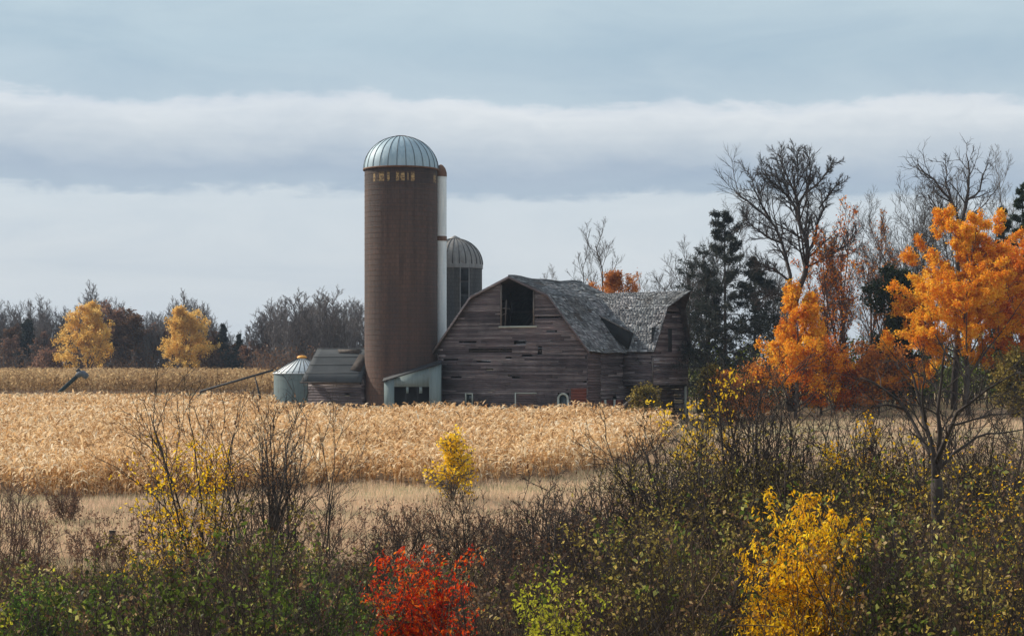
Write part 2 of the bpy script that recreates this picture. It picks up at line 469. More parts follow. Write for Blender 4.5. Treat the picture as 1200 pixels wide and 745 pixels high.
def copy_thing(src, loc, rz=0, scale=1, label=None, group=None):
    r = src.copy(); col.objects.link(r); r.location = loc; r.rotation_euler = (0, 0, rz)
    r.scale = (scale, scale, scale) if np.isscalar(scale) else scale
    if label: r['label'] = label
    if group: r['group'] = group
    for ch in src.children:
        c = ch.copy(); col.objects.link(c); c.parent = r
        for g in ch.children:
            d = g.copy(); col.objects.link(d); d.parent = c
    return r


# ------------------------------------------------------------------ ground
def px_x(px, d): return (px - 600) / F * d


def near_edge(px):   # distance of the near edge of the corn for a bearing
    return np.interp(px, [-200, 150, 330, 420, 600, 700, 752, 782, 784], [79, 80, 80.5, 86, 88, 93, 103, 128, 200])


def sheet(name, xs, ys, m, dz=0, kind='structure', zf=gz):
    Xg, Yg = np.meshgrid(xs, ys); Zg = zf(Xg, Yg) + dz
    v = np.stack([Xg, Yg, Zg], -1).reshape(-1, 3); nx = len(xs); ny = len(ys)
    i = (np.arange(ny - 1)[:, None] * nx + np.arange(nx - 1)[None]).ravel()
    q = np.stack([i, i + 1, i + nx + 1, i + nx], 1)
    mb = MB(); mb.add(v, q); o = mb.build(name, m, smooth=True); return tag(o, kind=kind)


xs = np.unique(np.r_[np.linspace(-740, -160, 12), np.linspace(-160, 160, 161), np.linspace(160, 740, 12)])
ys = np.unique(np.r_[np.linspace(-60, 10, 15), np.linspace(10, 220, 141), np.linspace(220, 400, 37), np.linspace(400, 1000, 13)])
sheet('ground', xs, ys, GROUND)

# bare soil under the two corn fields
def field_soil(name, inside, xr, yr, st):
    xs = np.arange(*xr, st); ys = np.arange(*yr, st); mb = MB()
    Xg, Yg = np.meshgrid(xs, ys); m = inside(Xg + st / 2, Yg + st / 2)
    x = Xg[m]; y = Yg[m]
    P = [np.stack([x + a, y + b, gz(x + a, y + b) + .03], -1) for a, b in ((0, 0), (st, 0), (st, st), (0, st))]
    v = np.stack(P, 1).reshape(-1, 3); mb.add(v, np.arange(len(v)).reshape(-1, 4))
    return tag(mb.build(name, DIRT), kind='structure')


def in_near(x, y):
    px = 600 + x / y * F
    # kept clear: the yard round the silos, sheds and barn
    barnfront = np.interp(x, [-60, -24, -21, -19, -4, 7, 9.5, 12, 30], [167, 167, 160, 147.5, 147, 143.5, 142, 139, 139])
    wob = 1.3 * np.sin(x * .45) + .9 * np.sin(x * 1.1 + 2) + .5 * np.sin(x * 2.7)
    return (y > near_edge(px) + wob) & (y < barnfront) & (px > -260)


def in_far(x, y):
    px = 600 + x / y * F
    return (y > 189 + 2 * np.sin(x * .1)) & (y < 292) & (px > -200) & (px < 420)


field_soil('field_soil', in_near, (-66, 30), (78, 168), 1.0)
field_soil('field_soil', in_far, (-120, -20), (188, 293), 2.0)

# pond glimpsed between the shrubs
def pond(cx, cy, rx, ry):
    a = np.linspace(0, 2 * np.pi, 41)[:-1]; r = 1 + .18 * np.sin(3 * a + 1) + .1 * np.sin(5 * a)
    p = np.stack([cx + rx * r * np.cos(a), cy + ry * r * np.sin(a), np.full(40, .16)], 1)
    mb = MB(); mb.add(np.r_[p, [[cx, cy, .16]]], tris=[(40, i, (i + 1) % 40) for i in range(40)])
    return tag(mb.build('pond_water', WATER), kind='structure')


pond(17.5, 56, 6, 5.5); pond(-6.5, 49, 2.2, 1.6)

# ------------------------------------------------------------------ corn
def corn(name, inside, xr, yr, dens, seed, hgt, mats, label, nl=9, lw=.088, ll=.80, segs=4, yard=None):
    rng = np.random.default_rng(seed)
    area = (xr[1] - xr[0]) * (yr[1] - yr[0]); n = int(area * dens(0) if callable(dens) and False else area * max(dens[1]))
    x = rng.uniform(*xr, n); y = rng.uniform(*yr, n)
    keep = inside(x, y) & (rng.random(n) < np.interp(y, dens[0], dens[1]) / max(dens[1]))
    x = x[keep]; y = y[keep]
    row = .78; x = np.round(x / row) * row + rng.normal(0, .1, len(x))
    n = len(x); z = gz(x, y)
    H = hgt * rng.uniform(.78, 1.1, n) * (1 + .10 * np.sin(x * .5 + 1) * np.sin(y * .21))
    base = np.stack([x, y, z], 1)
    lean = rng.normal(0, .13, (n, 2)); brk = rng.random(n) < .12; lean[brk] *= 3.5
    top = base + np.stack([lean[:, 0] * H, lean[:, 1] * H, H], 1)
    mb = MB()
    P = np.stack([base, base * .5 + top * .5 + rng.normal(0, .03, (n, 3)), top], 1)
    tubes(mb, P, np.full((n, 3), .014) * np.array([1.2, 1, .5]), 3)
    # leaves
    K = segs
    hh = (np.linspace(.22, .95, nl)[None] + rng.normal(0, .05, (n, nl))).clip(.1, 1)
    az = rng.random((n, 1)) * 6.28 + np.arange(nl)[None] * np.pi + rng.normal(0, .5, (n, nl))
    p0 = base[:, None] * (1 - hh[..., None]) + top[:, None] * hh[..., None]
    L = ll * rng.uniform(.55, 1.25, (n, nl)) * (1 - .35 * np.abs(hh - .6) * 2)
    rise = rng.uniform(.4, 2.6, (n, nl)); drp = rng.uniform(.9, 3.6, (n, nl))
    dirh = np.stack([np.cos(az), np.sin(az), 0 * az], -1)
    side = np.stack([-np.sin(az), np.cos(az), 0 * az], -1)
    t = np.linspace(0, 1, K + 1)
    wid = np.array([.5, 1, .95, .65, .1])[:K + 1] if K == 4 else np.interp(t, [0, .3, .6, 1], [.5, 1, .9, .12])
    th = np.arctan(rise)[..., None] - drp[..., None] * t[:-1] ** 1.1
    st = (L / K)[..., None]
    dx = np.concatenate([np.zeros((n, nl, 1)), np.cumsum(np.cos(th) * st, -1)], -1)
    dz = np.concatenate([np.zeros((n, nl, 1)), np.cumsum(np.sin(th) * st, -1)], -1)
    c = p0[:, :, None] + dirh[:, :, None] * dx[..., None] + np.array([0, 0, 1.]) * dz[..., None]
    c[..., 2] = np.maximum(c[..., 2], z[:, None, None] + .03)
    tw = rng.uniform(-1.1, 1.1, (n, nl, 1)) * t
    sd = side[:, :, None] * np.cos(tw)[..., None] + np.array([0, 0, 1.]) * np.sin(tw)[..., None]
    hw = (lw * np.interp(y, [80, 165, 190], [.95, 1.5, 1.])[:, None] * rng.uniform(.6, 1.3, (n, nl)) / 2)[..., None, None] * wid[None, None, :, None]
    v = np.stack([c - sd * hw, c + sd * hw], 3).reshape(-1, 3)
    nb = n * nl; b = (np.arange(nb) * (K + 1) * 2)[:, None] + (np.arange(K) * 2)[None]
    mb.add(v, np.stack([b, b + 1, b + 3, b + 2], -1).reshape(-1, 4))
    # ears and tassels
    ear = rng.random(n) < .6
    pe = base[ear] * .5 + top[ear] * .5; m_ = len(pe); a = rng.random(m_) * 6.28
    q = pe + np.stack([np.cos(a) * .12, np.sin(a) * .12, rng.uniform(-.2, .05, m_)], 1)
    tubes(mb, np.stack([pe, (pe + q) / 2, q], 1), np.tile([.02, .035, .012], (m_, 1)), 4 if m_ >= 40 else 3)
    tp = np.repeat(top, 4, 0); dd = unit(rng.normal(0, .45, tp.shape) + [0, 0, 1])
    q = tp + dd * .2
    s2 = np.cross(dd, rng.normal(0, 1, dd.shape)); s2 = unit(s2) * .012
    v = np.stack([tp - s2, tp + s2, q], 1).reshape(-1, 3); mb.add(v, tris=np.arange(len(v)).reshape(-1, 3))
    o = mb.build(name, mats)
    print(name, n, 'plants')
    return tag(o, label=label, kind='stuff', cat='corn')


corn('corn_field', in_near, (-62, 28), (79, 168), ([79, 92, 120, 168], [6.5, 5.2, 3.6, 2.8]), 11, 1.72, CORN,
     'dense field of dry tan standing corn in front of the barn and silos')
corn('distant_corn_field', in_far, (-112, -22), (188, 292), ([188, 193, 215, 292], [3.6, 3.0, 1.5, .9]), 12, 2.0, CORN2,
     'far field of dry brown corn between the grain bin and the wooded horizon', nl=6, lw=.15, segs=3)

# ------------------------------------------------------------------ grass and weeds in the meadow
def blades(name, n, xr, yr, seed, hgt, width, m, label, keep=None, clump=0.0):
    rng = np.random.default_rng(seed)
    # denser near: sample y with weight ~1/y
    y = yr[0] * (yr[1] / yr[0]) ** rng.random(n); x = rng.uniform(xr[0], xr[1], n) * y / yr[1]
    if keep is not None:
        k = keep(x, y); x = x[k]; y = y[k]
    n = len(x); z = gz(x, y)
    sc_ = (.55 + .45 * np.sin(x * .9 + 2 * np.sin(y * .4)) * np.sin(y * .7)) * .5 + .6
    H = hgt * rng.uniform(.5, 1.2, n) * sc_
    a = rng.random(n) * 6.28; wv = width * (y / yr[0]) ** .6 * rng.uniform(.6, 1.3, n)
    s = np.stack([np.cos(a) * wv, np.sin(a) * wv, 0 * a], 1)
    b = np.stack([x, y, z], 1); ln = rng.normal(0, .28, (n, 2))
    m1 = b + np.stack([ln[:, 0] * H * .3, ln[:, 1] * H * .3, H * .55], 1)
    t = b + np.stack([ln[:, 0] * H, ln[:, 1] * H, H], 1)
    v = np.stack([b - s, b + s, m1 + s * .7, m1 - s * .7, t], 1)
    i = np.arange(n)[:, None] * 5
    mb = MB(); mb.add(v.reshape(-1, 3), i + [0, 1, 2, 3], i + np.array([3, 2, 4]))
    return tag(mb.build(name, m), label=label, kind='stuff', cat='grass')


blades('meadow_grass', 210000, (-34, 32), (48, 108), 21, .42, .010, GRASS, 'pale dry meadow grass between the corn edge and the dark thicket', keep=lambda x, y: ~in_near(x, y))
blades('yard_grass', 90000, (10, 82), (100, 215), 22, .38, .016, GRASS, 'pale rough pasture grass in front of the orange maples', keep=lambda x, y: (~in_near(x, y)) & (x > 4 + 0 * y) & ((x > 14) | (y < 143)))
blades('headland_grass', 40000, (-95, -12), (150, 190), 23, .55, .02, WEED, 'dark weedy strip between the two corn fields', keep=lambda x, y: (~in_near(x, y)) & ((x < -22) | (y > 165)))


def weeds(name, n, xr, yr, seed, hgt, label, mats, lf=14, keep=None):
    rng = np.random.default_rng(seed)
    y = rng.uniform(*yr, n); x = rng.uniform(*xr, n) * y / yr[1]
    if keep is not None:
        k = keep(x, y); x = x[k]; y = y[k]
    n = len(x); mb = MB()
    P0 = np.stack([x, y, gz(x, y)], 1)
    P, Rr = march(rng, P0, unit(rng.normal(0, .16, (n, 3)) + [0, 0, 1]), hgt * rng.uniform(.5, 1.2, n), np.full(n, .010), 4, .09, .03)
    tubes(mb, P, Rr, 3)
    C, Cr = children(rng, P, Rr, 5, .4, 1, 35, 12, .3, .2, 3, minr=.006)
    tubes(mb, C, Cr, 3)
    leafset(mb, rng, C, n * lf, .075, .7, .03, 0, m=1, t0=.5)
    return tag(mb.build(name, mats), label=label, kind='stuff', cat='weeds')


weeds('dry_weeds', 900, (-30, 8), (49, 66), 31, .85, 'brown seed-headed weeds standing in the pale meadow', [BARK_R, WEED])

# ------------------------------------------------------------------ buildings
def cyl(mb, cx, cy, r, z0, z1, seg=48, m=0, cap=True):
    a = np.arange(seg) * 2 * np.pi / seg; c = np.stack([cx + r * np.cos(a), cy + r * np.sin(a)], 1)
    v = np.r_[np.c_[c, np.full(seg, z0)], np.c_[c, np.full(seg, z1)]]
    i = np.arange(seg); j = (i + 1) % seg
    mb.add(v, np.stack([i, j, j + seg, i + seg], 1), m=m)
    if cap:
        mb.add(np.r_[v[seg:], [[cx, cy, z1]]], tris=np.stack([i, j, np.full(seg, seg)], 1), m=m)


def lathe(mb, prof, seg=48, cx=0, cy=0, m=0, a0=0, a1=2 * np.pi):
    prof = np.array(prof); k = len(prof); full = abs(a1 - a0 - 2 * np.pi) < 1e-6
    a = a0 + (a1 - a0) * np.arange(seg + (0 if full else 1)) / seg; ns = len(a)
    v = np.stack([np.stack([cx + prof[:, 0] * np.cos(t), cy + prof[:, 0] * np.sin(t), prof[:, 1]], 1) for t in a])
    q = []
    for i in range(seg):
        j = (i + 1) % ns
        for p in range(k - 1): q.append((i * k + p, j * k + p, j * k + p + 1, i * k + p + 1))
    mb.add(v.reshape(-1, 3), q, m=m)


def dome_prof(r, hgt, z, n=12):
    t = np.linspace(0, np.pi / 2, n)
    p = np.stack([r * np.cos(t), z + hgt * np.sin(t)], 1); p[-1, 0] = .02
    return p


def dome_ribs(mb, r, hgt, z, count, w=.035, m=0):
    t = np.linspace(0, np.pi / 2 * .97, 14)
    for i in range(count):
        a = 2 * np.pi * (i + .3) / count
        P = np.stack([(r + .02) * np.cos(t) * np.cos(a), (r + .02) * np.cos(t) * np.sin(a), z + (hgt + .02) * np.sin(t)], 1)
        tubes(mb, P, np.full(14, w), 4, m=m)


# tall silo ---------------------------------------------------------
SX, SY = px_x(470, 155), 155.0; sz = float(gz(SX, SY)); SR = 3.13
si = empty('tall_silo', (SX, SY, sz), 0, 'tall brown stave silo with pale blue metal dome beside the barn', 'silo')
HR = 22.55 - sz
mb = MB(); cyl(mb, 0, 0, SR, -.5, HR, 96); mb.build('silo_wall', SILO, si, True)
mb = MB()
for i in range(46):
    z = .45 + i * .455
    a = np.linspace(0, 2 * np.pi, 61); P = np.stack([(SR + .012) * np.cos(a), (SR + .012) * np.sin(a), np.full(61, z)], 1)
    tubes(mb, P, np.full(61, .009), 4)
tag(mb.build('hoops', RUST, si))
mb = MB(); lathe(mb, dome_prof(SR + .08, 2.85, HR + .02), 64); d = mb.build('dome', DOME, si, True)
mb = MB(); dome_ribs(mb, SR + .08, 2.85, HR + .02, 26, .022); mb.build('dome_rib', DARKM, d)
mb = MB(); lathe(mb, [(SR + .02, HR - .08), (SR + .14, HR - .08), (SR + .14, HR + .05), (SR + .02, HR + .05)], 64); mb.build('rim', RUST, si)
mb = MB(); cyl(mb, 0, 0, .5, HR + 2.83, HR + 2.9, 20); mb.build('vent_cap', RUST, si)
# chute on the right, slightly behind
ca = math.atan2(1.35, 3.3); cr = .5; ccx, ccy = (SR + cr * 1.0) * math.cos(ca), (SR + cr * 1.0) * math.sin(ca)
mb = MB(); cyl(mb, ccx, ccy, cr, .5, HR - .4, 28)
for i in range(60):
    z = .8 + i * .34
    if z > HR - .5: break
    a = np.linspace(0, 2 * np.pi, 29); tubes(mb, np.stack([ccx + (cr + .004) * np.cos(a), ccy + (cr + .004) * np.sin(a), np.full(29, z)], 1), np.full(29, .016), 4)
ch = mb.build('chute', CHUTE, si, True)
mb = MB(); lathe(mb, [(cr + .03, 16.55 - sz), (cr + .03, 16.95 - sz), (cr - .05, 16.95 - sz)], 28, ccx, ccy); mb.build('chute_band', RUST, ch)
mb = MB(); lathe(mb, [(cr + .03, HR - .45), (cr + .02, HR - .1), (cr * .8, HR + .28), (cr * .35, HR + .55), (.01, HR + .62)], 28, ccx, ccy); mb.build('chute_hood', RUST, ch, True)
for z in (6.5, 12, 18):
    mb = MB(); box(mb, SR * math.cos(ca) - .1, ccx, SR * math.sin(ca) - .05, ccy + .05, z, z + .08); mb.build('bracket', RUST, ch)

# short silo --------------------------------------------------------
s2x, s2y = px_x(533, 165.5), 165.5; s2z = float(gz(s2x, s2y)); r2 = 2.5; h2 = 14.6 - s2z
s2 = empty('short_silo', (s2x, s2y, s2z), 0, 'short grey concrete silo with ribbed zinc dome behind the barn', 'silo')
mb = MB(); cyl(mb, 0, 0, r2, -.5, h2, 72); mb.build('silo_wall', SILO2, s2, True)
mb = MB(); lathe(mb, [(r2 + .08, h2), (r2 + .08, h2 + .35), *[(p[0], p[1]) for p in dome_prof(r2 + .06, 2.4, h2 + .38)]], 60); d = mb.build('dome', DOME2, s2, True)
mb = MB(); dome_ribs(mb, r2 + .06, 2.4, h2 + .38, 26, .03); mb.build('dome_rib', DARKM, d)
mb = MB(); lathe(mb, [(.55, h2 + 2.68), (.5, h2 + 2.82), (.05, h2 + 3.05)], 20); mb.build('vent_cap', DOME2, s2, True)
mb = MB()
for i in range(9):
    a = math.radians(-68); z = h2 - .15 - i * 1.22
    ux, uy = math.cos(a), math.sin(a); tx, ty = -uy, ux
    c = np.array([ux * (r2 + .02), uy * (r2 + .02)])
    pts = [(c[0] + tx * q, c[1] + ty * q, zz) for q, zz in ((-.36, z - 1.0), (.36, z - 1.0), (.36, z), (-.36, z))]
    slab(mb, pts, (ux * .04, uy * .04, 0))
mb.build('hatch', BLACK, s2)
mb = MB()
for q in (-.42, .42):
    a = math.radians(-68); ux, uy = math.cos(a), math.sin(a); c = (ux * (r2 + .06) - uy * q, uy * (r2 + .06) + ux * q)
    tubes(mb, np.array([[c[0], c[1], 1.], [c[0], c[1], h2]]), np.full(2, .05), 4)
mb.build('ladder_rail', DOME2, s2)

# barn ----------------------------------------------------------------
BT = math.radians(-30)                       # local +X runs right and towards the camera, local +Y away
BX, BY = px_x(598.5, 150), 150.0; BZ = 1.0
barn = empty('barn', (BX, BY, BZ), BT, 'weathered dark gambrel barn with open hay door and shingled side wing', 'barn')
HW, LB = 7.15, 12.5
ZP, ZB, ZE = 13.2 - BZ, 11.55 - BZ, 7.15 - BZ; UB = 3.75
rng = np.random.default_rng(5)


def roof_z(u):
    u = abs(u); return np.interp(u, [0, UB, HW], [ZP, ZB, ZE])


def sag(u, v): return -.16 * np.sin(np.pi * np.clip(v / LB, 0, 1)) * (1 - abs(u) / HW * .5) + .05 * np.sin(v * 1.3 + u)


def half_w(z):  # half width of the gable at height z
    if z <= ZE: return HW
    return float(np.interp(z, [ZE, ZB, ZP], [HW, UB, 0]))


def boards(mb, axis, pos, a0, a1, z0, z1, lim=None, holes=(), bh=.165, th=.035, seed=1, miss=.004, out=-1, seglen=8, m=0):
    """horizontal lap siding as separate boards. axis 'x': runs along X at Y=pos; 'y': runs along Y at X=pos"""
    r = np.random.default_rng(seed); z = z0
    while z < z1 - .02:
        h = min(bh, z1 - z); lo, hi = a0, a1
        if lim is not None:
            hwz = lim(z + h * .6); lo, hi = max(a0, hwz[0]), min(a1, hwz[1])
        a = lo + (-r.random() * seglen * .7)
        while a < hi:
            L = seglen * r.uniform(.5, 1.25); s, e = max(a, lo), min(a + L, hi); a += L
            if e - s < .04: continue
            spans = [(s, e)]
            for (h0, h1, g0, g1) in holes:
                if z + h * .5 > g0 and z + h * .5 < g1:
                    ns = []
                    for (p, q) in spans:
                        if h1 <= p or h0 >= q: ns.append((p, q)); continue
                        if h0 > p: ns.append((p, h0))
                        if h1 < q: ns.append((h1, q))
                    spans = ns
            for (p, q) in spans:
                if q - p < .03 or r.random() < miss: continue
                if r.random() < .05: q -= r.uniform(.05, .4)
                if q - p < .03: continue
                o0 = r.uniform(0, .015); tilt = r.normal(0, .006); gp = r.uniform(.0, .022)
                y0, y1 = pos + out * (th + .02 + o0), pos + out * (o0)
                zz0, zz1 = z + gp, z + h + .006
                if axis == 'x':
                    v = [(p, pos + out * (.03 + o0), zz0), (q, pos + out * (.03 + o0), zz0 + tilt), (q, pos + out * .004, zz1 + tilt), (p, pos + out * .004, zz1)]
                    slab(mb, v, (0, -out * .02, 0), m)
                else:
                    v = [(pos + out * (.03 + o0), p, zz0), (pos + out * (.03 + o0), q, zz0 + tilt), (pos + out * .004, q, zz1 + tilt), (pos + out * .004, p, zz1)]
                    slab(mb, v, (-out * .02, 0, 0), m)
        z += h


gaps = []   # places where boards have fallen off: (u0,u1,z0,z1) in local metres
def gpx(x0, x1, y, hgt=.17):
    u0, u1 = (x0 - 598.5) / 14.1 / .866, (x1 - 598.5) / 14.1 / .866; z = 6 + (425 - y) / 14.1 - BZ
    gaps.append((u0, u1, z - hgt * .7, z + hgt * .7))
for g in ((537, 558, 400), (549, 600, 411, .2), (518, 536, 421), (558, 575, 423), (527, 540, 442), (602, 617, 402), (600, 609, 442), (612, 624, 416), (630, 635, 411, .4), (593, 600, 419), (640, 652, 389, .1), (570, 578, 432, .1)):
    gpx(*g)
DOOR = (-.95, 2.25, 9.05 - BZ, 99)                       # hay door
WIN1 = (-4.4, -3.65, 2.55 - BZ, 3.45 - BZ)
ARCH = (4.45, 5.5, -.3, 2.55)
REDD = (5.7, 7.12, -.3, 2.95)
mb = MB()
boards(mb, 'x', 0, -HW, HW, -.1, ZP - .05, lambda z: (-half_w(z), half_w(z)), [DOOR, WIN1, ARCH, REDD] + gaps, seed=3)
front = mb.build('gable_wall', BOARD, barn)
mb = MB()                                               # frame posts and floor seen through the openings
for u in (-7.05, -4.7, -1.1, 2.4, 4.7, 7.05): box(mb, u - .09, u + .09, .06, .24, -.2, roof_z(u) - .35)
for z in (3.0, 6.0, 7.85): box(mb, -half_w(z) + .1, half_w(z) - .1, .08, .22, z - .09, z + .09)
box(mb, -6.9, 6.9, .3, LB - .3, 5.8, 5.95)
box(mb, -2.3, -2.15, 3.8, 3.95, 5.95, 11.0); box(mb, 2.15, 2.3, 3.8, 3.95, 5.95, 11.0); box(mb, -2.3, 2.3, 3.8, 3.95, 9.2, 9.4)
mb.build('timber_frame', BARK_D, barn)
# hay door trim, sill, broken jamb
mb = MB(); box(mb, DOOR[0] - .15, DOOR[1] + .25, -.12, .04, DOOR[2] - .14, DOOR[2]); mb.build('hay_door_sill', TRIMW, barn)
mb = MB(); box(mb, DOOR[0] - .02, DOOR[0] + .10, -.08, .06, DOOR[2], roof_z(DOOR[0]) - .3); mb.build('hay_door_jamb', BARK_G, barn)
mb = MB(); box(mb, DOOR[1] - .1, DOOR[1] + .02, -.08, .06, DOOR[2], roof_z(DOOR[1]) - .28); mb.build('hay_door_jamb', BARK_G, barn)
mb = MB(); tubes(mb, np.array([[DOOR[0] + .35, .1, DOOR[2]], [DOOR[0] + .45, .15, DOOR[2] + 2.2]]), np.full(2, .05), 4)
tubes(mb, np.array([[DOOR[0], .1, DOOR[2] + 1.5], [DOOR[0] + .8, .1, DOOR[2] + 1.45]]), np.full(2, .04), 4)
tubes(mb, np.array([[DOOR[0], .1, DOOR[2] + .9], [DOOR[0] + .5, .1, DOOR[2] + 1.1]]), np.full(2, .04), 4); mb.build('broken_ladder', BARK_G, barn)
# small window
wf = empty('small_window', (0, 0, 0)); wf.parent = barn
mb = MB(); a0, a1, b0, b1 = WIN1
for x0, x1, z0, z1 in ((a0, a0 + .1, b0, b1), (a1 - .1, a1, b0, b1), (a0 + .1, a1 - .1, b1 - .1, b1), (a0 + .1, a1 - .1, b0, b0 + .1)): box(mb, x0, x1, -.09, .02, z0, z1)
mb.build('frame', TRIMW, wf)
mb = MB(); box(mb, a0 + .1, a1 - .1, -.03, 0, b0 + .1, b1 - .1); mb.build('pane', GLASS, wf)
# arched door
def arch(mb, x0, x1, z0, z1, y0, y1, wd):
    c = (x0 + x1) / 2; r = (x1 - x0) / 2; t = np.linspace(0, np.pi, 13)
    o = [(x1, z0)] + [(c + r * np.cos(a), z1 - r + r * np.sin(a)) for a in t] + [(x0, z0)]
    i = [(x1 - wd, z0)] + [(c + (r - wd) * np.cos(a), z1 - r + (r - wd) * np.sin(a)) for a in t] + [(x0 + wd, z0)]
    for k in range(len(o) - 1):
        slab(mb, [(o[k][0], y0, o[k][1]), (o[k + 1][0], y0, o[k + 1][1]), (i[k + 1][0], y0, i[k + 1][1]), (i[k][0], y0, i[k][1])], (0, y1 - y0, 0))
    return i
ad = empty('arched_door', (0, 0, 0)); ad.parent = barn
mb = MB(); inn = arch(mb, ARCH[0], ARCH[1], -.2, ARCH[3], -.1, .02, .16); mb.build('frame', TRIMW, ad)
mb = MB(); slab(mb, [(x, -.02, z) for x, z in inn], (0, .04, 0)); mb.build('door_leaf', GLASS, ad)
mb = MB(); boards(mb, 'x', -.03, REDD[0], REDD[1], -.2, REDD[3], seed=9, bh=.24, miss=0, seglen=5); tag(mb.build('red_door', BOARD_R, barn), label='faded brick red door')
mb = MB(); boards(mb, 'x', -.05, .55, 2.5, -.2, 2.45, seed=10, bh=.22, miss=0, seglen=2.5); tag(mb.build('side_hung_door', BOARD_P, barn))
mb = MB(); box(mb, .45, .55, -.12, 0, -.2, 2.55); box(mb, .55, 2.5, -.12, 0, 2.45, 2.53); mb.build('door_trim', TRIMW, barn)
# other walls
mb = MB(); boards(mb, 'y', HW, 0, LB, -.1, ZE - .05, None, [(4.6, 5.3, .3, 2.2)], seed=4, out=1, miss=.015)
mb.build('side_wall', BOARD, barn); mb = MB()
boards(mb, 'y', -HW, 0, LB, -.1, ZE - .05, seed=6, out=-1, miss=.01)
mb.build('side_wall', BOARD, barn)
mb = MB(); boards(mb, 'x', LB, -HW, HW, -.1, ZP - .05, lambda z: (-half_w(z), half_w(z)), seed=7, out=1, miss=0)
box(mb, -HW + .1, HW - .1, LB - .25, LB - .2, -.1, ZE)
mb.build('back_wall', BOARD, barn)
mb = MB(); boards(mb, 'y', HW + .06, .05, 2.3, -.1, ZE - .3, seed=14, out=1, miss=0, bh=.22); mb.build('board_panel', BOARD_P, barn)
mb = MB(); boards(mb, 'y', HW + .05, 2.5, 6.4, -.1, 1.9, None, [(2.9, 3.3, -1, 5), (4.6, 4.95, -1, 5)], seed=15, out=1, miss=0, bh=.24); tag(mb.build('lower_wall', BOARD_R, barn))
for v in (2.95, 4.65):
    mb = MB(); box(mb, HW + .02, HW + .12, v, v + .28, -.1, 1.95); mb.build('door_post', TRIMW, barn)

# wing ----------------------------------------------------------------
WV0, WV1, WVC = 6.5, 13.7, 10.1; WU1 = 9.9; WH = 3.6; WLOW = 3.1
ZWP, ZWB = 12.0 - BZ, 10.7 - BZ; WB = 1.75
def wz(v): return float(np.interp(abs(v - WVC), [0, WB, WH], [ZWP, ZWB, ZE]))
def whw(z): return WH if z <= ZE else float(np.interp(z, [ZE, ZWB, ZWP], [WH, WB, 0]))
wg = empty('side_wing', (0, 0, 0)); wg.parent = barn
mb = MB()
boards(mb, 'y', WU1, WV0, WV1, WLOW, ZWP - .1, lambda z: (WVC - whw(z), WVC + whw(z)), [(WVC - .55, WVC + .25, 5.9, 7.9)], seed=21, out=1, miss=.012)
boards(mb, 'x', WV0, HW, WU1, WLOW, ZE - .05, seed=22, out=-1, miss=.02)
boards(mb, 'x', WV1, HW, WU1, -.1, ZE - .05, seed=23, out=1, miss=0)
boards(mb, 'y', WU1 - 1.3, WV0 + .6, WV1 - .1, -.1, WLOW - .1, seed=24, out=1, miss=0)
mb.build('wall', BOARD, wg)
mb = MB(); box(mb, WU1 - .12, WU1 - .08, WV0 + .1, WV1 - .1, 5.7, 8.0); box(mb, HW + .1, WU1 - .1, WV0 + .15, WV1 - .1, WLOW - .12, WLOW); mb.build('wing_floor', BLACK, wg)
mb = MB(); box(mb, WU1 + .0, WU1 + .06, WV0 - .08, WV0 + .06, WLOW - .1, ZE - .7); mb.build('corner_board', BARK_G, wg)
for v0 in (WV0 + .05, WV1 - .4):
    mb = MB(); box(mb, WU1 - .2, WU1 - .04, v0, v0 + .2, -.2, WLOW - .12); mb.build('corner_post', TRIMW, wg)


def shingle_slope(mb, A, B, C, D, rng, row=.23, wid=.25, m=0, f=None, hole=()):
    """A-B lower edge, D-C upper edge; rows of separate shingles"""
    A, B, C, D = map(lambda p: np.array(p, float), (A, B, C, D))
    nr = max(1, int(np.linalg.norm(D - A) / row)); nrm = unit(np.cross(B - A, D - A));
    if nrm[2] < 0: nrm = -nrm
    for i in range(nr):
        t0, t1 = i / nr, (i + 1.25) / nr
        L0, R0 = A + (D - A) * t0, B + (C - B) * t0; L1, R1 = A + (D - A) * min(t1, 1), B + (C - B) * min(t1, 1)
        ln = np.linalg.norm(R0 - L0)
        if ln < .05: continue
        s = -rng.random() * wid
        while s < ln:
            w_ = wid * rng.uniform(.6, 1.5); a, b = max(s, 0) / ln, min(s + w_, ln) / ln; s += w_
            if b - a < 1e-3: continue
            cxy = L0 + (R0 - L0) * (a + b) / 2
            if rng.random() < .035 or any(np.linalg.norm((cxy - np.array(h_[0])) / np.array(h_[1])) < 1 for h_ in hole): continue
            lift = rng.uniform(.02, .07); sk = rng.normal(0, .035)
            v = [L0 + (R0 - L0) * a + nrm * lift, L0 + (R0 - L0) * b + nrm * lift, L1 + (R1 - L1) * (b - .004) + nrm * .012, L1 + (R1 - L1) * a + nrm * .012]
            v = [np.array(q) + (B - A) / ln * sk * (k_ < 2) for k_, q in enumerate(v)]
            if f is not None: v = [q + np.array([0, 0, f(q[0], q[1])]) for q in v]
            slab(mb, v, -nrm * .018, m)


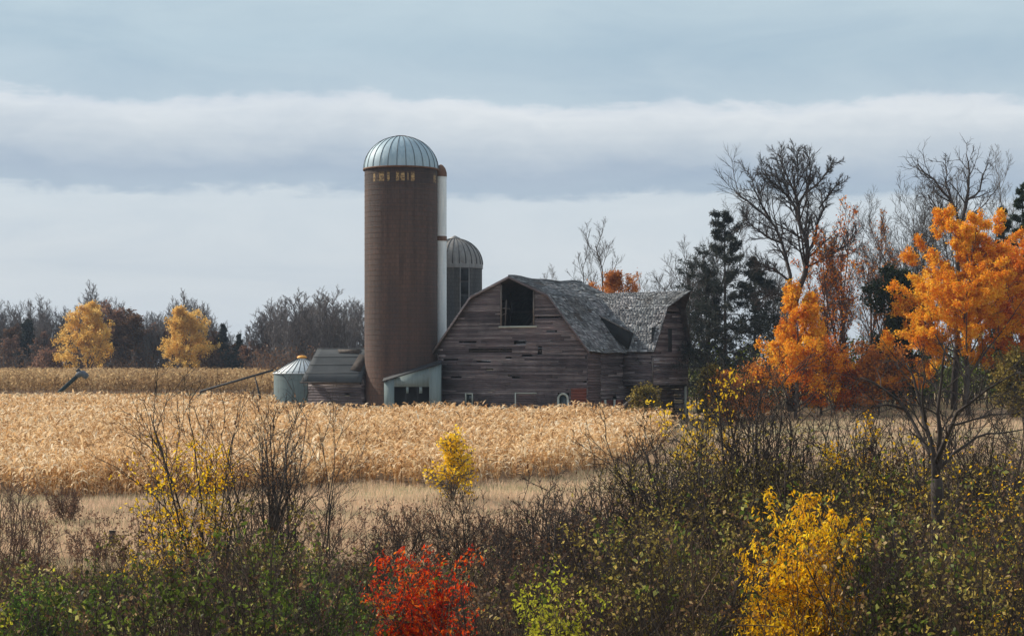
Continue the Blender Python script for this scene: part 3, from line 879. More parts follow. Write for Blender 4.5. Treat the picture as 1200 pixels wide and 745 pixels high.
def deck(mb, A, B, C, D, th=.07, m=0, f=None, nu=4, nv=10):
    """subdivided sheathing slab under the shingles"""
    A, B, C, D = map(lambda p: np.array(p, float), (A, B, C, D))
    nrm = unit(np.cross(B - A, D - A)); nrm = nrm if nrm[2] > 0 else -nrm
    g = [[(A * (1 - s) + B * s) * (1 - t) + (D * (1 - s) + C * s) * t for s in np.linspace(0, 1, nv + 1)] for t in np.linspace(0, 1, nu + 1)]
    g = np.array(g)
    if f is not None: g[..., 2] += f(g[..., 0], g[..., 1])
    top = g.reshape(-1, 3); bot = top - nrm * th; k = nv + 1; q = []
    n_ = len(top)
    for i in range(nu):
        for j in range(nv):
            a = i * k + j; q.append((a, a + 1, a + k + 1, a + k)); q.append((n_ + a, n_ + a + k, n_ + a + k + 1, n_ + a + 1))
    edge = [(j, j + 1) for j in range(nv)] + [(nu * k + j + 1, nu * k + j) for j in range(nv)] + [((i + 1) * k, i * k) for i in range(nu)] + [(i * k + nv, (i + 1) * k + nv) for i in range(nu)]
    for a, b in edge: q.append((a, n_ + a, n_ + b, b))
    mb.add(np.r_[top, bot], q, m=m)


OV = .35; EV = .4
ue = HW + EV; ze = ZE - EV * (ZB - ZE) / (HW - UB) * .55
holes = [((5.2, 2.2, ZE + 2.5), (.5, .5, .5)), ((1.0, 3.2, ZP - .5), (.7, .7, .4)), ((4.6, 5.4, ZB - 1.2), (.4, .5, .4))]
md = MB(); ms = MB()
for sgn in (1, -1):
    lo = [(sgn * ue, -OV, ze), (sgn * ue, LB + .2, ze), (sgn * UB, LB + .2, ZB), (sgn * UB, -OV, ZB)]
    hi = [(sgn * UB, -OV, ZB), (sgn * UB, LB + .2, ZB), (0, LB + .2, ZP), (0, -OV, ZP)]
    for q in (lo, hi):
        deck(md, *q, th=.09, f=sag)
        if sgn == 1: shingle_slope(ms, *[np.array(p) for p in q], rng, f=sag, hole=holes)
        else: shingle_slope(ms, *[np.array(p) for p in q], rng, f=sag, row=.5, wid=.8)
roof = md.build('roof', BARK_D, barn); ms.build('shingles', SHING, roof)
mb = MB()                                              # rake boards and ridge
for sgn in (1, -1):
    for (u0, z0, u1, z1) in ((0, ZP, UB, ZB), (UB, ZB, ue, ze)):
        slab(mb, [(sgn * u0, -OV - .03, z0 + sag(u0, -OV) + .03), (sgn * u1, -OV - .03, z1 + sag(u1, -OV) + .03), (sgn * u1, -OV - .03, z1 - .2), (sgn * u0, -OV - .03, z0 - .2)], (0, .028, 0))
mb.build('rake_board', BOARD, roof)
mb = MB(); P = np.array([[0, v, ZP + .06 + sag(0, v)] for v in np.linspace(-OV, LB + .2, 14)]); tubes(mb, P, np.full(14, .07), 4); mb.build('ridge_cap', SHING, roof)

md = MB(); ms = MB(); wu = WU1 + .35; HOOD = 1.6
for sgn in (-1, 1):
    vE = WVC + sgn * (WH + .3); vB = WVC + sgn * WB; zE = ZE - .25
    ui_e, ui_b, ui_p = HW + .35, 4.35, 1.9
    lo = [(ui_e, vE, zE), (wu - .05, vE, zE), (wu + .25, vB, ZWB), (ui_b, vB, ZWB)]
    hi = [(ui_b, vB, ZWB), (wu + .25, vB, ZWB), (wu + HOOD, WVC, ZWP + .12), (ui_p, WVC, ZWP)]
    for q in (lo, hi):
        deck(md, *q, th=.09); shingle_slope(ms, *[np.array(p) for p in q], rng)
wroof = md.build('roof', BARK_D, wg); ms.build('shingles', SHING, wroof)
# collapsed gap where the two roofs meet
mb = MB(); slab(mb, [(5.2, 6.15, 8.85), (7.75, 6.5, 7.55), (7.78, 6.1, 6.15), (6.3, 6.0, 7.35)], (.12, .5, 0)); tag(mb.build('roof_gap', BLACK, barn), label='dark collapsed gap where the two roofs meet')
mb = MB(); tubes(mb, np.array([[5.1, 6.1, 8.98], [7.8, 6.45, 7.65]]), np.full(2, .06), 4); mb.build('gap_edge', BARK_G, barn)

# lean-to of pale metal panels ------------------------------------------
lx0, lx1, ly = px_x(450, 150.8), px_x(516.5, 150.8), 150.8; lz = float(gz(-8, ly))
lt = empty('feed_room', ((lx0 + lx1) / 2, ly, lz), 0, 'small pale blue panelled lean-to at the foot of the tall silo', 'lean-to')
hwL = (lx1 - lx0) / 2; zl, zr = 6 - 22 / 14.0 - lz, 6 - 1.5 / 14.0 - lz
o0, o1, oz = px_x(462, ly) - (lx0 + lx1) / 2, px_x(503, ly) - (lx0 + lx1) / 2, 6 - 28 / 14.0 - lz
def tz(x): return zl + (zr - zl) * (x + hwL) / (2 * hwL)
mb = MB()
for a, b, zb in ((-hwL, o0, -.3), (o0, o1, oz), (o1, hwL, -.3)):
    slab(mb, [(a, 0, zb), (b, 0, zb), (b, 0, tz(b)), (a, 0, tz(a))], (0, .06, 0))
slab(mb, [(-hwL, .06, -.3), (-hwL, .9, -.3), (-hwL, .9, zl), (-hwL, .06, zl)], (.05, 0, 0))
slab(mb, [(hwL, .06, -.3), (hwL, 2.4, -.3), (hwL, 2.4, zr), (hwL, .06, zr)], (-.05, 0, 0))
mb.build('wall', PANEL, lt)
mb = MB(); slab(mb, [(-hwL - .12, -.15, zl - .02), (hwL + .05, -.15, zr + .02), (hwL + .05, 1.0, zr + .3), (-hwL - .12, 1.0, zl + .2)], (0, 0, .09)); mb.build('roof', DARKM, lt)
mb = MB()
for x in (px_x(477, ly), px_x(493, ly)):
    x -= (lx0 + lx1) / 2; box(mb, x - .13, x + .13, .02, .05, oz - .55, oz - .01)
mb.build('hanging_strip', PANEL, lt)
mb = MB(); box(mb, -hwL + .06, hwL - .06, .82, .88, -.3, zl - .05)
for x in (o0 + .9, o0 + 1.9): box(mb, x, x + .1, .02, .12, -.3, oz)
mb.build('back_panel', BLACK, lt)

# grain bin ----------------------------------------------------------
gx, gy = px_x(354, 160.5), 160.5; gzz = float(gz(gx, gy)); gr = 2.5
gb = empty('grain_bin', (gx, gy, gzz), 0, 'small round galvanised grain bin with ribbed conical roof and orange cap', 'grain bin')
he = 6 - 12 / 13.15 - gzz; ha = 6 + 5.5 / 13.15 - gzz
mb = MB(); cyl(mb, 0, 0, gr, -.4, he, 64)
for i in range(6):
    a = np.linspace(0, 2 * np.pi, 49); tubes(mb, np.stack([(gr + .004) * np.cos(a), (gr + .004) * np.sin(a), np.full(49, .4 + i * .72)], 1), np.full(49, .018), 4)
mb.build('bin_wall', BIN, gb, True)
mb = MB(); lathe(mb, [(gr + .1, he - .04), (gr + .1, he), (.4, ha)], 64); rf = mb.build('roof', CHUTE, gb)
mb = MB()
for i in range(28):
    a = 2 * np.pi * i / 28; tubes(mb, np.array([[(gr + .1) * np.cos(a), (gr + .1) * np.sin(a), he + .02], [.4 * np.cos(a), .4 * np.sin(a), ha + .02]]), np.full(2, .035), 4)
mb.build('roof_rib', DARKM, rf)
mb = MB(); lathe(mb, [(.45, ha - .05), (.45, ha + .1), (.3, ha + .22), (.02, ha + .25)], 20); mb.build('cap', ORCAP, gb)

# old shed -----------------------------------------------------------
st_ = math.radians(-12); shx, shy = px_x(361, 154.3), 154.3; shz = float(gz(shx, shy))
sh = empty('low_shed', (shx, shy, shz), st_, 'low weathered shed with grey patched gable roof between bin and tall silo', 'shed')
SL, SD = 4.75, 4.3; zE = 6 - 18.5 / 13.8 - shz; zR = 6 + 17 / 13.6 - shz
mb = MB(); boards(mb, 'x', 0, 0, SL, -.2, zE, seed=31, bh=.24, miss=.01); boards(mb, 'x', SD, 0, SL, -.2, zE, seed=32, out=1)
lm = lambda z: (0, SD) if z < zE else (SD / 2 * (z - zE) / (zR - zE), SD - SD / 2 * (z - zE) / (zR - zE))
boards(mb, 'y', 0, 0, SD, -.2, zR, lm, seed=33, out=-1); boards(mb, 'y', SL, 0, SD, -.2, zR, lm, seed=34, out=1)
mb.build('wall', BOARD, sh)
mb = MB(); r5 = np.random.default_rng(9)
fq = [(-.55, -.4, zE - .28), (SL + .1, -.4, zE - .28), (SL + .1, SD / 2, zR), (.15, SD / 2, zR)]
bq = [(-.55, SD + .4, zE - .28), (SL + .1, SD + .4, zE - .28), (SL + .1, SD / 2, zR), (.15, SD / 2, zR)]
for q in (fq, bq): deck(mb, *q, th=.1)
rf = mb.build('roof', SHEDR, sh)
def on_roof(x, t, up=.03):
    a = np.array(fq[0]) * (1 - t) + np.array(fq[3]) * t; b = np.array(fq[1]) * (1 - t) + np.array(fq[2]) * t
    p = a + (b - a) * (x / SL); return p + np.array([0, -.5, .6]) * up
mb = MB(); slab(mb, [on_roof(3.6, .35), on_roof(4.5, .3), on_roof(4.7, .75), on_roof(4.0, .82)], (0, -.015, .02)); tag(mb.build('roof_patch', BARK_D, rf), label='dark hole worn through the roof felt')
mb = MB(); slab(mb, [on_roof(2.1, .86), on_roof(3.9, .84), on_roof(4.0, .95), on_roof(1.9, .96)], (0, -.015, .02)); mb.build('roof_patch', BARK, rf)
mb = MB()
for t in (.25, .5, .74): slab(mb, [on_roof(0, t), on_roof(SL, t), on_roof(SL, t + .012), on_roof(0, t + .012)], (0, -.01, .015))
mb.build('felt_seam', SHEDR, rf)
mb = MB(); slab(mb, [(-.6, -.44, zE - .4), (SL + .1, -.44, zE - .4), (SL + .1, -.44, zE - .28), (-.6, -.44, zE - .28)], (0, .03, 0)); mb.build('fascia', BARK_D, rf)

# small things in the field -------------------------------------------
# auger lying up in the gap between the two corn fields
a0, a1 = W(70, 459, 174), W(92, 439, 173.2)
ag = empty('field_auger', tuple(on(a0[0] - 1.2, 174.2)), 0, 'blue steel auger spout slanting up out of the far left corn', 'auger')
org = np.array(ag.location); base = on(a0[0] - 1.2, 174.2) + [0, 0, .1]
mb = MB(); tubes(mb, np.array([base, a0, a1]) - org, np.array([.19, .19, .19]), 10); mb.build('tube', BLUEM, ag, True)
dr = unit(a1 - a0)
mb = MB(); tubes(mb, np.array([a1 - dr * .15, a1 + dr * .15, a1 + np.array([.4, 0, .12]), a1 + np.array([.85, -.1, -.2])]) - org, np.array([.24, .32, .33, .28]), 10); mb.build('hood', GREYM, ag)
mb = MB(); tubes(mb, np.array([a1 + np.array([-.15, 0, .28]), a1 + np.array([.1, 0, .52])]) - org, np.array([.2, .2]), 8); mb.build('motor', DARKM, ag)
# dark grain elevator leaning on the bin
e1 = W(320, 433.5, 158.2); e0 = W(236, 458, 163); g0 = on(e0[0] - 1.6, 164.5)
ge = empty('grain_elevator', tuple(g0), 0, 'long dark elevator tube leaning from the corn up to the grain bin', 'elevator')
mb = MB(); tubes(mb, np.array([g0 + [0, 0, .1], e0, e1]) - g0, np.array([.11, .10, .10]), 8); mb.build('tube', DARKM, ge)
lp = e0 * .25 + e1 * .75
mb = MB(); tubes(mb, np.array([lp, on(lp[0] + .9, lp[1] + .6)]) - g0, np.array([.05, .05]), 5); mb.build('leg', DARKM, ge)
mb = MB(); tubes(mb, np.array([lp, on(lp[0] + .9, lp[1] - .8)]) - g0, np.array([.05, .05]), 5); mb.build('leg', DARKM, ge)
# stub post in the meadow
pp = on(px_x(130.5, 58), 58)
mb = MB(); box(mb, -.1, .1, -.09, .09, -.1, .62); box(mb, -.11, .11, -.1, .1, .62, .65)
o = mb.build('stub_post', BARK_D); o.location = pp; o.rotation_euler = (0, .05, .2); tag(o, 'short dark stub post standing in the pale meadow grass', 'post')
# fallen timber by the barn
q0, q1 = on(px_x(706, 141), 141) + [0, 0, .12], W(746, 462, 142.5)
mb = MB(); tubes(mb, np.array([q0, (q0 + q1) / 2 + [0, 0, .1], q1]) - q0, np.array([.1, .12, .08]), 7)
tubes(mb, np.array([q0 * .5 + q1 * .5, on(q1[0] - .6, q1[1] + .8)]) - q0, np.array([.07, .05]), 6)
o = mb.build('fallen_timber', BARK_G); o.location = q0; tag(o, 'grey broken timber propped on the ground beside the barn side wall', 'timber')

# ------------------------------------------------------------------ trees
def rel(pts, o): return np.asarray(pts) - o


def finish_tree(name, loc, wood, fine, leafs, label, cat='tree', group=None, leafname='crown', trunkname='trunk', fineN='branches'):
    t = empty(name, tuple(loc), 0, label, cat, group)
    wood[0].build(trunkname, wood[1], t, True)
    if fine is not None and fine[0].n: fine[0].build(fineN, fine[1], t)
    if leafs is not None and leafs[0].n: leafs[0].build(leafname, leafs[1], t)
    return t


def root_line(h, lean=(0, 0), k=8, rng=None, wig=.02):
    t = np.linspace(0, 1, k); p = np.stack([lean[0] * h * t, lean[1] * h * t, h * t - .25], 1)
    if rng is not None: p[1:, :2] += np.cumsum(rng.normal(0, wig * h / k * 3, (k - 1, 2)), 0)
    return p[None]


def bare_tree(name, loc, hgt, seed, label, spread=1., r0=.2, barkm=None, dens=1., group=None, t0=.25, minr=.016, lean=(0, 0), cat='bare tree', leafm=None, nleaf=0, lsize=.16, ang=38, up=.12, leaf_t=0., forks=0, n3=6):
    rng = np.random.default_rng(seed); barkm = barkm or BARK
    P = root_line(hgt * .78, lean, rng=rng, wig=.03); Rr = np.linspace(r0, r0 * .22, 8)[None]
    mw = MB(); mf = MB(); tubes(mw, P, Rr, 7)
    if forks:
        Pf, Rf = children(rng, P, Rr, forks, .2, .45, 22, 5, .85, .2, 8, .06, .10, .75, minr, .25)
        tubes(mw, Pf, Rf, 6); P = np.concatenate([P, Pf]); Rr = np.concatenate([Rr, Rf])
    l1 = children(rng, P, Rr, int(13 * dens), t0, 1., ang, 8, .46 * spread, .45, 6, .10, up, .5, minr * 1.6, .3)
    tubes(mw, *l1, 5)
    l2 = children(rng, *l1, 7, .2, 1, 38, 12, .5, .4, 5, .13, up * .9, .5, minr * 1.1, .4); tubes(mf, *l2, 4)
    l3 = children(rng, *l2, n3, .15, 1, 34, 12, .55, .3, 4, .14, up * .7, .6, minr * .8, .5); tubes(mf, *l3, 3)
    l4 = children(rng, *l3, 3, .2, 1, 30, 12, .6, .3, 3, .14, up * .6, .7, minr * .6, .5); tubes(mf, *l4, 3)
    lf = None
    if leafm: lf = MB(); leafset(lf, rng, l3[0], nleaf, lsize, .7, .15, .2, t0=leaf_t)
    return finish_tree(name, loc, (mw, barkm), (mf, barkm), (lf, leafm) if leafm else None, label, cat, group)


def leafy_tree(name, loc, hgt, wid, seed, label, leafm, nleaf, lsize=.24, r0=.2, t0=.2, cat='tree', group=None, lean=(0, 0), barkm=None, bell=True, up=.1, keep=None, gap=.85, ang=52, fall=.3, clump=-.42):
    rng = np.random.default_rng(seed); barkm = barkm or BARK
    P = root_line(hgt * .86, lean, rng=rng, wig=.02); Rr = np.linspace(r0, r0 * .15, 8)[None]
    mw = MB(); mf = MB(); tubes(mw, P, Rr, 8)
    l1 = children(rng, P, Rr, 30, t0, 1., ang, 12, wid / hgt / (1.45 if bell else 1.25), fall, 6, .09, up, .45, .03, .25, bell=bell); tubes(mw, *l1, 5)
    l2 = children(rng, *l1, 7, .25, 1, 46, 14, .46, .35, 4, .16, up * .6, .5, .02, .4); tubes(mf, *l2, 4)
    l3 = children(rng, *l2, 5, .2, 1, 40, 12, .5, .3, 3, .12, .03, .6, .012, .5); tubes(mf, *l3, 3)
    lf = MB()
    sel = rng.random(len(l3[0])) < gap; PP = l3[0][sel]
    c0 = PP[:, 0]
    # thin whole clumps so gaps open in the crown
    cl = np.sin(c0[:, 0] * 1.7 + seed) * np.sin(c0[:, 1] * 1.5) * np.sin(c0[:, 2] * 1.6 + 1)
    PP = PP[cl > clump]
    if keep is not None: PP = PP[keep(PP[:, 0])]
    leafset(lf, rng, PP, nleaf, lsize, .7, min(lsize, .3) * .85, .25)
    return finish_tree(name, loc, (mw, barkm), (mf, barkm), (lf, leafm), label, cat, group)


def conifer(name, loc, hgt, wid, seed, label, leafm=None, nl=16000, cat='conifer', group=None, ragged=.4, nb=46, lsize=.3, t0=.12, droop=-.02):
    rng = np.random.default_rng(seed); leafm = leafm or L_SPRUCE
    P = root_line(hgt, rng=rng, wig=.006, k=10); Rr = np.linspace(.22, .03, 10)[None]
    mw = MB(); mf = MB(); lf = MB(); tubes(mw, P, Rr, 7)
    l1 = children(rng, P, Rr, nb, t0, .99, 74, 9, wid / hgt * .62, .93, 5, .06, droop, .3, .02, .3, lv=ragged); tubes(mf, *l1, 4)
    l2 = children(rng, *l1, 9, .2, 1, 48, 10, .36, .45, 3, .1, .03, .5, .012, .5); tubes(mf, *l2, 3)
    P2 = l2[0]; sel = rng.random(len(P2)) < .85
    leafset(lf, rng, P2[sel], nl, lsize, .22, .07, .3, t0=.1); leafset(lf, rng, l1[0], nl // 5, lsize * .9, .22, .06, .3, t0=.35)
    leafset(lf, rng, P[:, -2:], 240, lsize * .8, .22, .08, 0)
    return finish_tree(name, loc, (mw, BARK_D), (mf, BARK_D), (lf, leafm), label, cat, group)


def at(px, d, dz=0): p = on(px_x(px, d), d); p[2] += dz; return p


def htop(px, py, d): return W(px, py, d)[2] - float(gz(px_x(px, d), d))


# --- far tree line on the left: a few kinds, copied
protos = []
for i in range(6):
    t = bare_tree('bare_tree', (0, 0, 0), 12, 100 + i, 'x', spread=[.85, .7, 1.0, .75, .9, .65][i], r0=.17, barkm=BARK_F, minr=.027, dens=1.1, t0=.12, up=.24, forks=1 + i % 3, n3=4, ang=30)
    protos.append(t)
rusp = []
for i in range(3):
    rusp.append(bare_tree('russet_tree', (0, 0, 0), 11, 120 + i, 'x', spread=.9, r0=.16, barkm=BARK_F, minr=.024, t0=.08, leafm=[L_RUSSET, L_BROWN, L_RUSSET][i], nleaf=5200, lsize=.3, cat='russet tree', forks=1))
conp = conifer('conifer', (0, 0, 0), 9, 4, 130, 'x', nl=8000, lsize=.4, nb=40)


def seg_label(px):
    if px < 62: return 'bare grey tree of the far wood, left of both golden trees', 'bare trees left of the golden trees'
    if px < 140: return 'bare grey tree of the far wood, behind the left golden tree', 'bare trees behind the left golden tree'
    if px < 188: return 'bare grey tree of the far wood, between the two golden trees', 'bare trees between the golden trees'
    if px < 252: return 'bare grey tree of the far wood, behind the right golden tree', 'bare trees behind the right golden tree'
    if px < 300: return 'low bare tree right of the golden trees, by the small conifers', 'low bare trees by the small conifers'
    return 'bare tree of the wood behind the grain bin and shed', 'bare trees behind the grain bin'


rs = np.random.default_rng(77); first = [True] * 9
def skyline(px): return np.interp(px, [-80, 0, 45, 60, 90, 125, 150, 175, 205, 235, 262, 290, 320, 345, 375, 400, 425, 470], [355, 357, 350, 362, 358, 336, 365, 370, 350, 350, 385, 395, 362, 352, 338, 342, 352, 360])
def put_far(src_list, k, px, py, d, label, group, flagi, sx=1., href=12.):
    p = at(px, d); hh = htop(px, py, d); s = hh / href
    scv = (s * sx * rs.uniform(.85, 1.15), s * sx * rs.uniform(.85, 1.15), s)
    src = src_list[k]
    if first[flagi]:
        first[flagi] = False; src.location = p; src.rotation_euler = (0, 0, rs.random() * 6); src.scale = scv; src['label'] = label; src['group'] = group
        return src
    return copy_thing(src, p, rs.random() * 6.28, scv, label, group)


pxs = np.arange(-70, 450, 7.2)
for j, px in enumerate(pxs):
    px = px + rs.normal(0, 3); d = rs.uniform(299, 330) if px < 300 else rs.uniform(255, 300)
    k = int(rs.integers(0, 6)); lab, grp = seg_label(px)
    top = skyline(px) + abs(rs.normal(0, 9)) + (j % 3 == 1) * 8
    put_far(protos, k, px, top, d, lab, grp, k, sx=1.15 if px < 300 else 1.5)
for j, (px, py, d) in enumerate(((12, 392, 303), (30, 385, 306), (118, 352, 305), (133, 356, 308), (150, 368, 304), (176, 378, 306), (255, 388, 300), (246, 392, 298), (297, 398, 290), (318, 398, 285), (345, 395, 280), (388, 388, 280), (52, 388, 301), (280, 402, 297))):
    k = j % 3
    lab = ('dull russet small tree low in the far wood, ' + ('left of the left golden tree' if px < 62 else 'between the two golden trees' if px < 200 else 'right of the right golden tree' if px < 290 else 'behind the grain bin and shed'))
    put_far(rusp, k, px, py, d, lab, lab.split(', ')[1] + ' russet trees', 6 + k, sx=1.4, href=11.)
conp.location = at(262, 293); s = htop(262, 379, 293) / 9; conp.scale = (s * .9, s * .9, s); conp['label'] = 'small dark conifer just right of the right golden tree, taller of two'
c = copy_thing(conp, at(280, 293), 2, (.8, .8, htop(280, 391, 293) / 9), 'small dark conifer left of the grain bin, shorter of two')
copy_thing(conp, at(32, 304), 4, (1.6, 1.6, htop(32, 374, 304) / 9), 'dark conifer hidden in the far wood left of the golden trees')

# undergrowth at the foot of the far wood
def scrub(name, n, xfun, seed, hgt, mats, label, lsize=.35, lf=26):
    rng = np.random.default_rng(seed); x, y = xfun(rng, n); mb = MB()
    P0 = np.stack([x, y, gz(x, y)], 1); H = hgt * rng.uniform(.45, 1.1, n)
    P, Rr = march(rng, P0, unit(rng.normal(0, .22, (n, 3)) + [0, 0, 1]), H, np.full(n, .05), 4, .08, .05); tubes(mb, P, Rr, 3)
    C, Cr = children(rng, P, Rr, 6, .15, 1, 38, 12, .42, .3, 3, minr=.025); tubes(mb, C, Cr, 3)
    leafset(mb, rng, C, n * lf, lsize, .6, .2, .1, m=1)
    return tag(mb.build(name, mats), label=label, kind='stuff', cat='scrub')


def far_xy(rng, n):
    px = rng.uniform(-120, 480, n); d = np.where(px < 300, rng.uniform(296, 330, n), rng.uniform(250, 300, n)); return px_x(px, d), d
scrub('far_scrub', 1500, far_xy, 41, 5.0, [BARK_F, L_BROWN], 'dark leafless scrub along the foot of the far wood')

# golden trees
leafy_tree('golden_tree', at(103, 292), htop(103, 350, 292), 10.5, 201, 'golden yellow ragged tree at the far field edge, left and wider of two', L_GOLD, 17000, .27, .2, .06, 'golden tree', ang=58, bell=False, gap=.7, fall=.8, clump=-.12)
leafy_tree('golden_tree', at(216, 292), htop(216, 355, 292), 9.0, 205, 'golden yellow tree with one pointed crown, right and narrower of two', L_GOLD, 20000, .27, .2, .04, 'golden tree', ang=56, bell=False, gap=.7, fall=.75, clump=-.2)
leafy_tree('rusty_shrub', at(57, 293), 5.0, 4.5, 202, 'rusty brown shrub left of the left golden tree', L_RUSSET, 3000, .32, .1, .05, 'shrub')
leafy_tree('rusty_shrub', at(250, 292), 4.2, 5.0, 206, 'low pale brown shrub at the right foot of the right golden tree', L_BROWN, 3000, .32, .1, .05, 'shrub')

# trees behind the barn
bare_tree('bare_tree', at(708, 178), htop(708, 232, 178), 301, 'tall slender bare tree rising highest behind the barn roof', .62, .2, BARK, 1.1, minr=.017, t0=.3, up=.2)
bare_tree('bare_tree', at(682, 180), htop(682, 262, 180), 302, 'slender bare tree behind the barn roof, just left of the tallest', .6, .16, BARK, minr=.016, up=.2)
bare_tree('bare_tree', at(657, 186), htop(657, 283, 186), 303, 'thin bare tree behind the barn roof, leftmost above the ridge', .6, .13, BARK_G, .8, minr=.014, up=.2)
bare_tree('bare_tree', at(755, 184), htop(755, 300, 184), 304, 'short bare twiggy tree behind the wing ridge', .7, .12, BARK_G, .9, minr=.014, up=.2)
leafy_tree('orange_tree', at(716, 172), htop(716, 300, 172), 5.6, 305, 'small burnt orange tree peeking over the barn roof', L_RUST, 14000, .17, .15, .35, 'orange tree', gap=.8)
bare_tree('bare_tree', at(803, 168), htop(803, 262, 168), 306, 'bushy bare grey tree between the barn wing and the dark pine', .85, .2, BARK, 1.3, minr=.017, t0=.15, forks=2)
bare_tree('bare_tree', at(783, 176), htop(783, 292, 176), 307, 'bare grey tree just right of the wing hood, shorter than its neighbour', .8, .16, BARK, 1.1, minr=.016, t0=.2)
conifer('dark_pine', at(850, 158), htop(850, 244, 158), 14.0, 308, 'tall dark ragged pine right of the barn', nl=19000, lsize=.32, nb=52, ragged=.45, t0=.2)
conifer('dark_pine', at(832, 168), htop(832, 312, 168), 8, 309, 'shorter dark pine beside the barn wing', nl=12000, lsize=.32)
conifer('dark_pine', at(884, 166), htop(884, 300, 166), 9.5, 310, 'dark pine half hidden right of the tall pine', nl=14000, lsize=.32, t0=.25)


# the tall twisted elm, limbs laid out by hand
def hand_tree(name, d, limbs, seed, label, barkm, r0, levels, cat='bare tree', minr=.016, leafm=None, nleaf=0, lsize=.1):
    rng = np.random.default_rng(seed)
    o = on(px_x(limbs[0][0][0][0], d), d); mw = MB(); mf = MB(); PP = []; RR = []
    for pts, r_a, r_b in limbs:
        w_ = np.array([W(p[0], p[1], d + (p[2] if len(p) > 2 else 0)) for p in pts]) - o
        q = resample(w_, 9); q[1:-1] += rng.normal(0, .006 * np.linalg.norm(q[-1] - q[0]), (7, 3))
        rr = np.linspace(r_a, r_b, 9); tubes(mw, q, rr, 7); PP.append(q); RR.append(rr)
    P = np.array(PP[1:]); Rr = np.array(RR[1:])
    cur = (P, Rr)
    for li, lv in enumerate(levels):
        cur = children(rng, *cur, **lv); tubes(mw if li == 0 else mf, *cur, 4 if li < 2 else 3)
    lf = None
    if leafm: lf = MB(); leafset(lf, rng, cur[0], nleaf, lsize, .7, .05, .1)
    return finish_tree(name, o, (mw, barkm), (mf, barkm), (lf, leafm) if leafm else None, label, cat)


hand_tree('bare_elm', 150, [
    ([(928, 482), (926, 440), (927, 395), (931, 355)], .42, .34),
    ([(931, 358), (938, 335), (947, 312), (945, 285, -.5), (937, 262), (934, 240), (930, 205)], .27, .08),
    ([(945, 300), (955, 280, 1), (958, 262, 1.5), (964, 245, 2), (962, 222, 2)], .15, .05),
    ([(937, 262), (930, 240, 1.5), (915, 220, 2), (908, 198, 2)], .13, .045),
    ([(931, 358), (923, 335, 1), (926, 312, 1.5), (917, 285, 2), (905, 262, 2), (885, 242, 2.5), (862, 226, 3)], .2, .045),
    ([(917, 285, 2), (905, 280), (888, 270), (872, 256, -1)], .11, .04),
    ([(926, 330), (912, 318, -1), (898, 312, -1.5), (885, 306, -2)], .11, .04),
    ([(947, 312), (962, 305, -1), (975, 296, -1), (993, 288, -1), (1000, 275, -1)], .1, .035),
    ([(934, 240), (945, 225, -1), (950, 205, -1.5), (948, 184, -1.5)], .11, .04),
    ([(935, 246), (922, 228, 1), (905, 214, 1.5), (892, 200, 1.5)], .1, .035), ([(934, 232), (925, 212, -1), (916, 192, -1), (912, 180, -1)], .09, .035),
    ([(945, 226, -1), (960, 214, -1), (970, 200, -1), (976, 190, -1)], .09, .035), ([(960, 244, 2), (968, 232, 1), (976, 222, 0), (984, 214, 0)], .08, .03),
    ([(934, 215), (936, 198, 1), (933, 184, 1), (930, 176, 1)], .08, .03), ([(905, 262, 2), (893, 240, 1), (884, 222, 0), (880, 205, 0)], .09, .03),
    ([(932, 350), (915, 345, 1), (900, 345, 1), (890, 352, 1)], .1, .04)],
    311, 'tall bare twisted elm with round twiggy head above the orange leaves', BARK_D, .4, [
    dict(n=14, t0=.25, t1=1, ang=46, angv=10, lr=.33, fall=.25, k=5, wig=.12, up=.10, rr=.6, minr=.035, tip=.4),
    dict(n=7, t0=.2, t1=1, ang=38, lr=.5, fall=.3, k=4, wig=.13, up=.08, rr=.6, minr=.022, tip=.5),
    dict(n=8, t0=.15, t1=1, ang=30, lr=.62, fall=.2, k=3, wig=.12, up=.06, rr=.7, minr=.012, tip=.5)])

leafy_tree('orange_maple', at(932, 146), htop(932, 335, 146), 7.0, 312, 'bright orange maple beneath the twisted elm', L_ORANGE, 25000, .17, .16, .06, 'maple', gap=.7, ang=54, bell=False, fall=.65, clump=-.12)
leafy_tree('orange_maple', at(962, 148), htop(962, 398, 148), 6.0, 322, 'low orange red maple right of the elm trunk', L_ORED, 7000, .17, .13, .08, 'maple', gap=.8)
bare_tree('rust_leaved_tree', at(990, 152), htop(990, 246, 152), 313, 'slender upright tree with thin rusty leaves right of the elm', .6, .18, BARK_R, 1.2, minr=.016, leafm=L_ORED, nleaf=2200, lsize=.22, up=.22, forks=3, t0=.15, cat='tree')
bare_tree('rust_leaved_tree', at(1022, 156), htop(1022, 262, 156), 314, 'slender upright tree with sparse rusty leaves left of the green cedar', .6, .17, BARK_R, 1.1, minr=.016, leafm=L_RUST, nleaf=800, lsize=.22, up=.22, forks=2, t0=.12, cat='tree')
bare_tree('rust_leaved_tree', at(966, 160), htop(966, 292, 160), 319, 'short upright tree with orange leaves directly behind the elm fork', .6, .14, BARK_R, 1.1, minr=.015, leafm=L_ORED, nleaf=1300, lsize=.22, up=.2, forks=2, t0=.12, cat='tree')
bare_tree('bare_tree', at(1082, 168), htop(1082, 232, 168), 315, 'broad bare tree of fine upright twigs above the green cedar', .85, .22, BARK, 1.3, minr=.016, up=.16, forks=3)
leafy_tree('green_cedar', at(1061, 150), htop(1061, 300, 150), 6.4, 316, 'rounded dark green cedar left of the big orange maple', L_DKGREEN, 34000, .22, .2, .03, 'conifer', ang=42, clump=-.7, gap=1.)
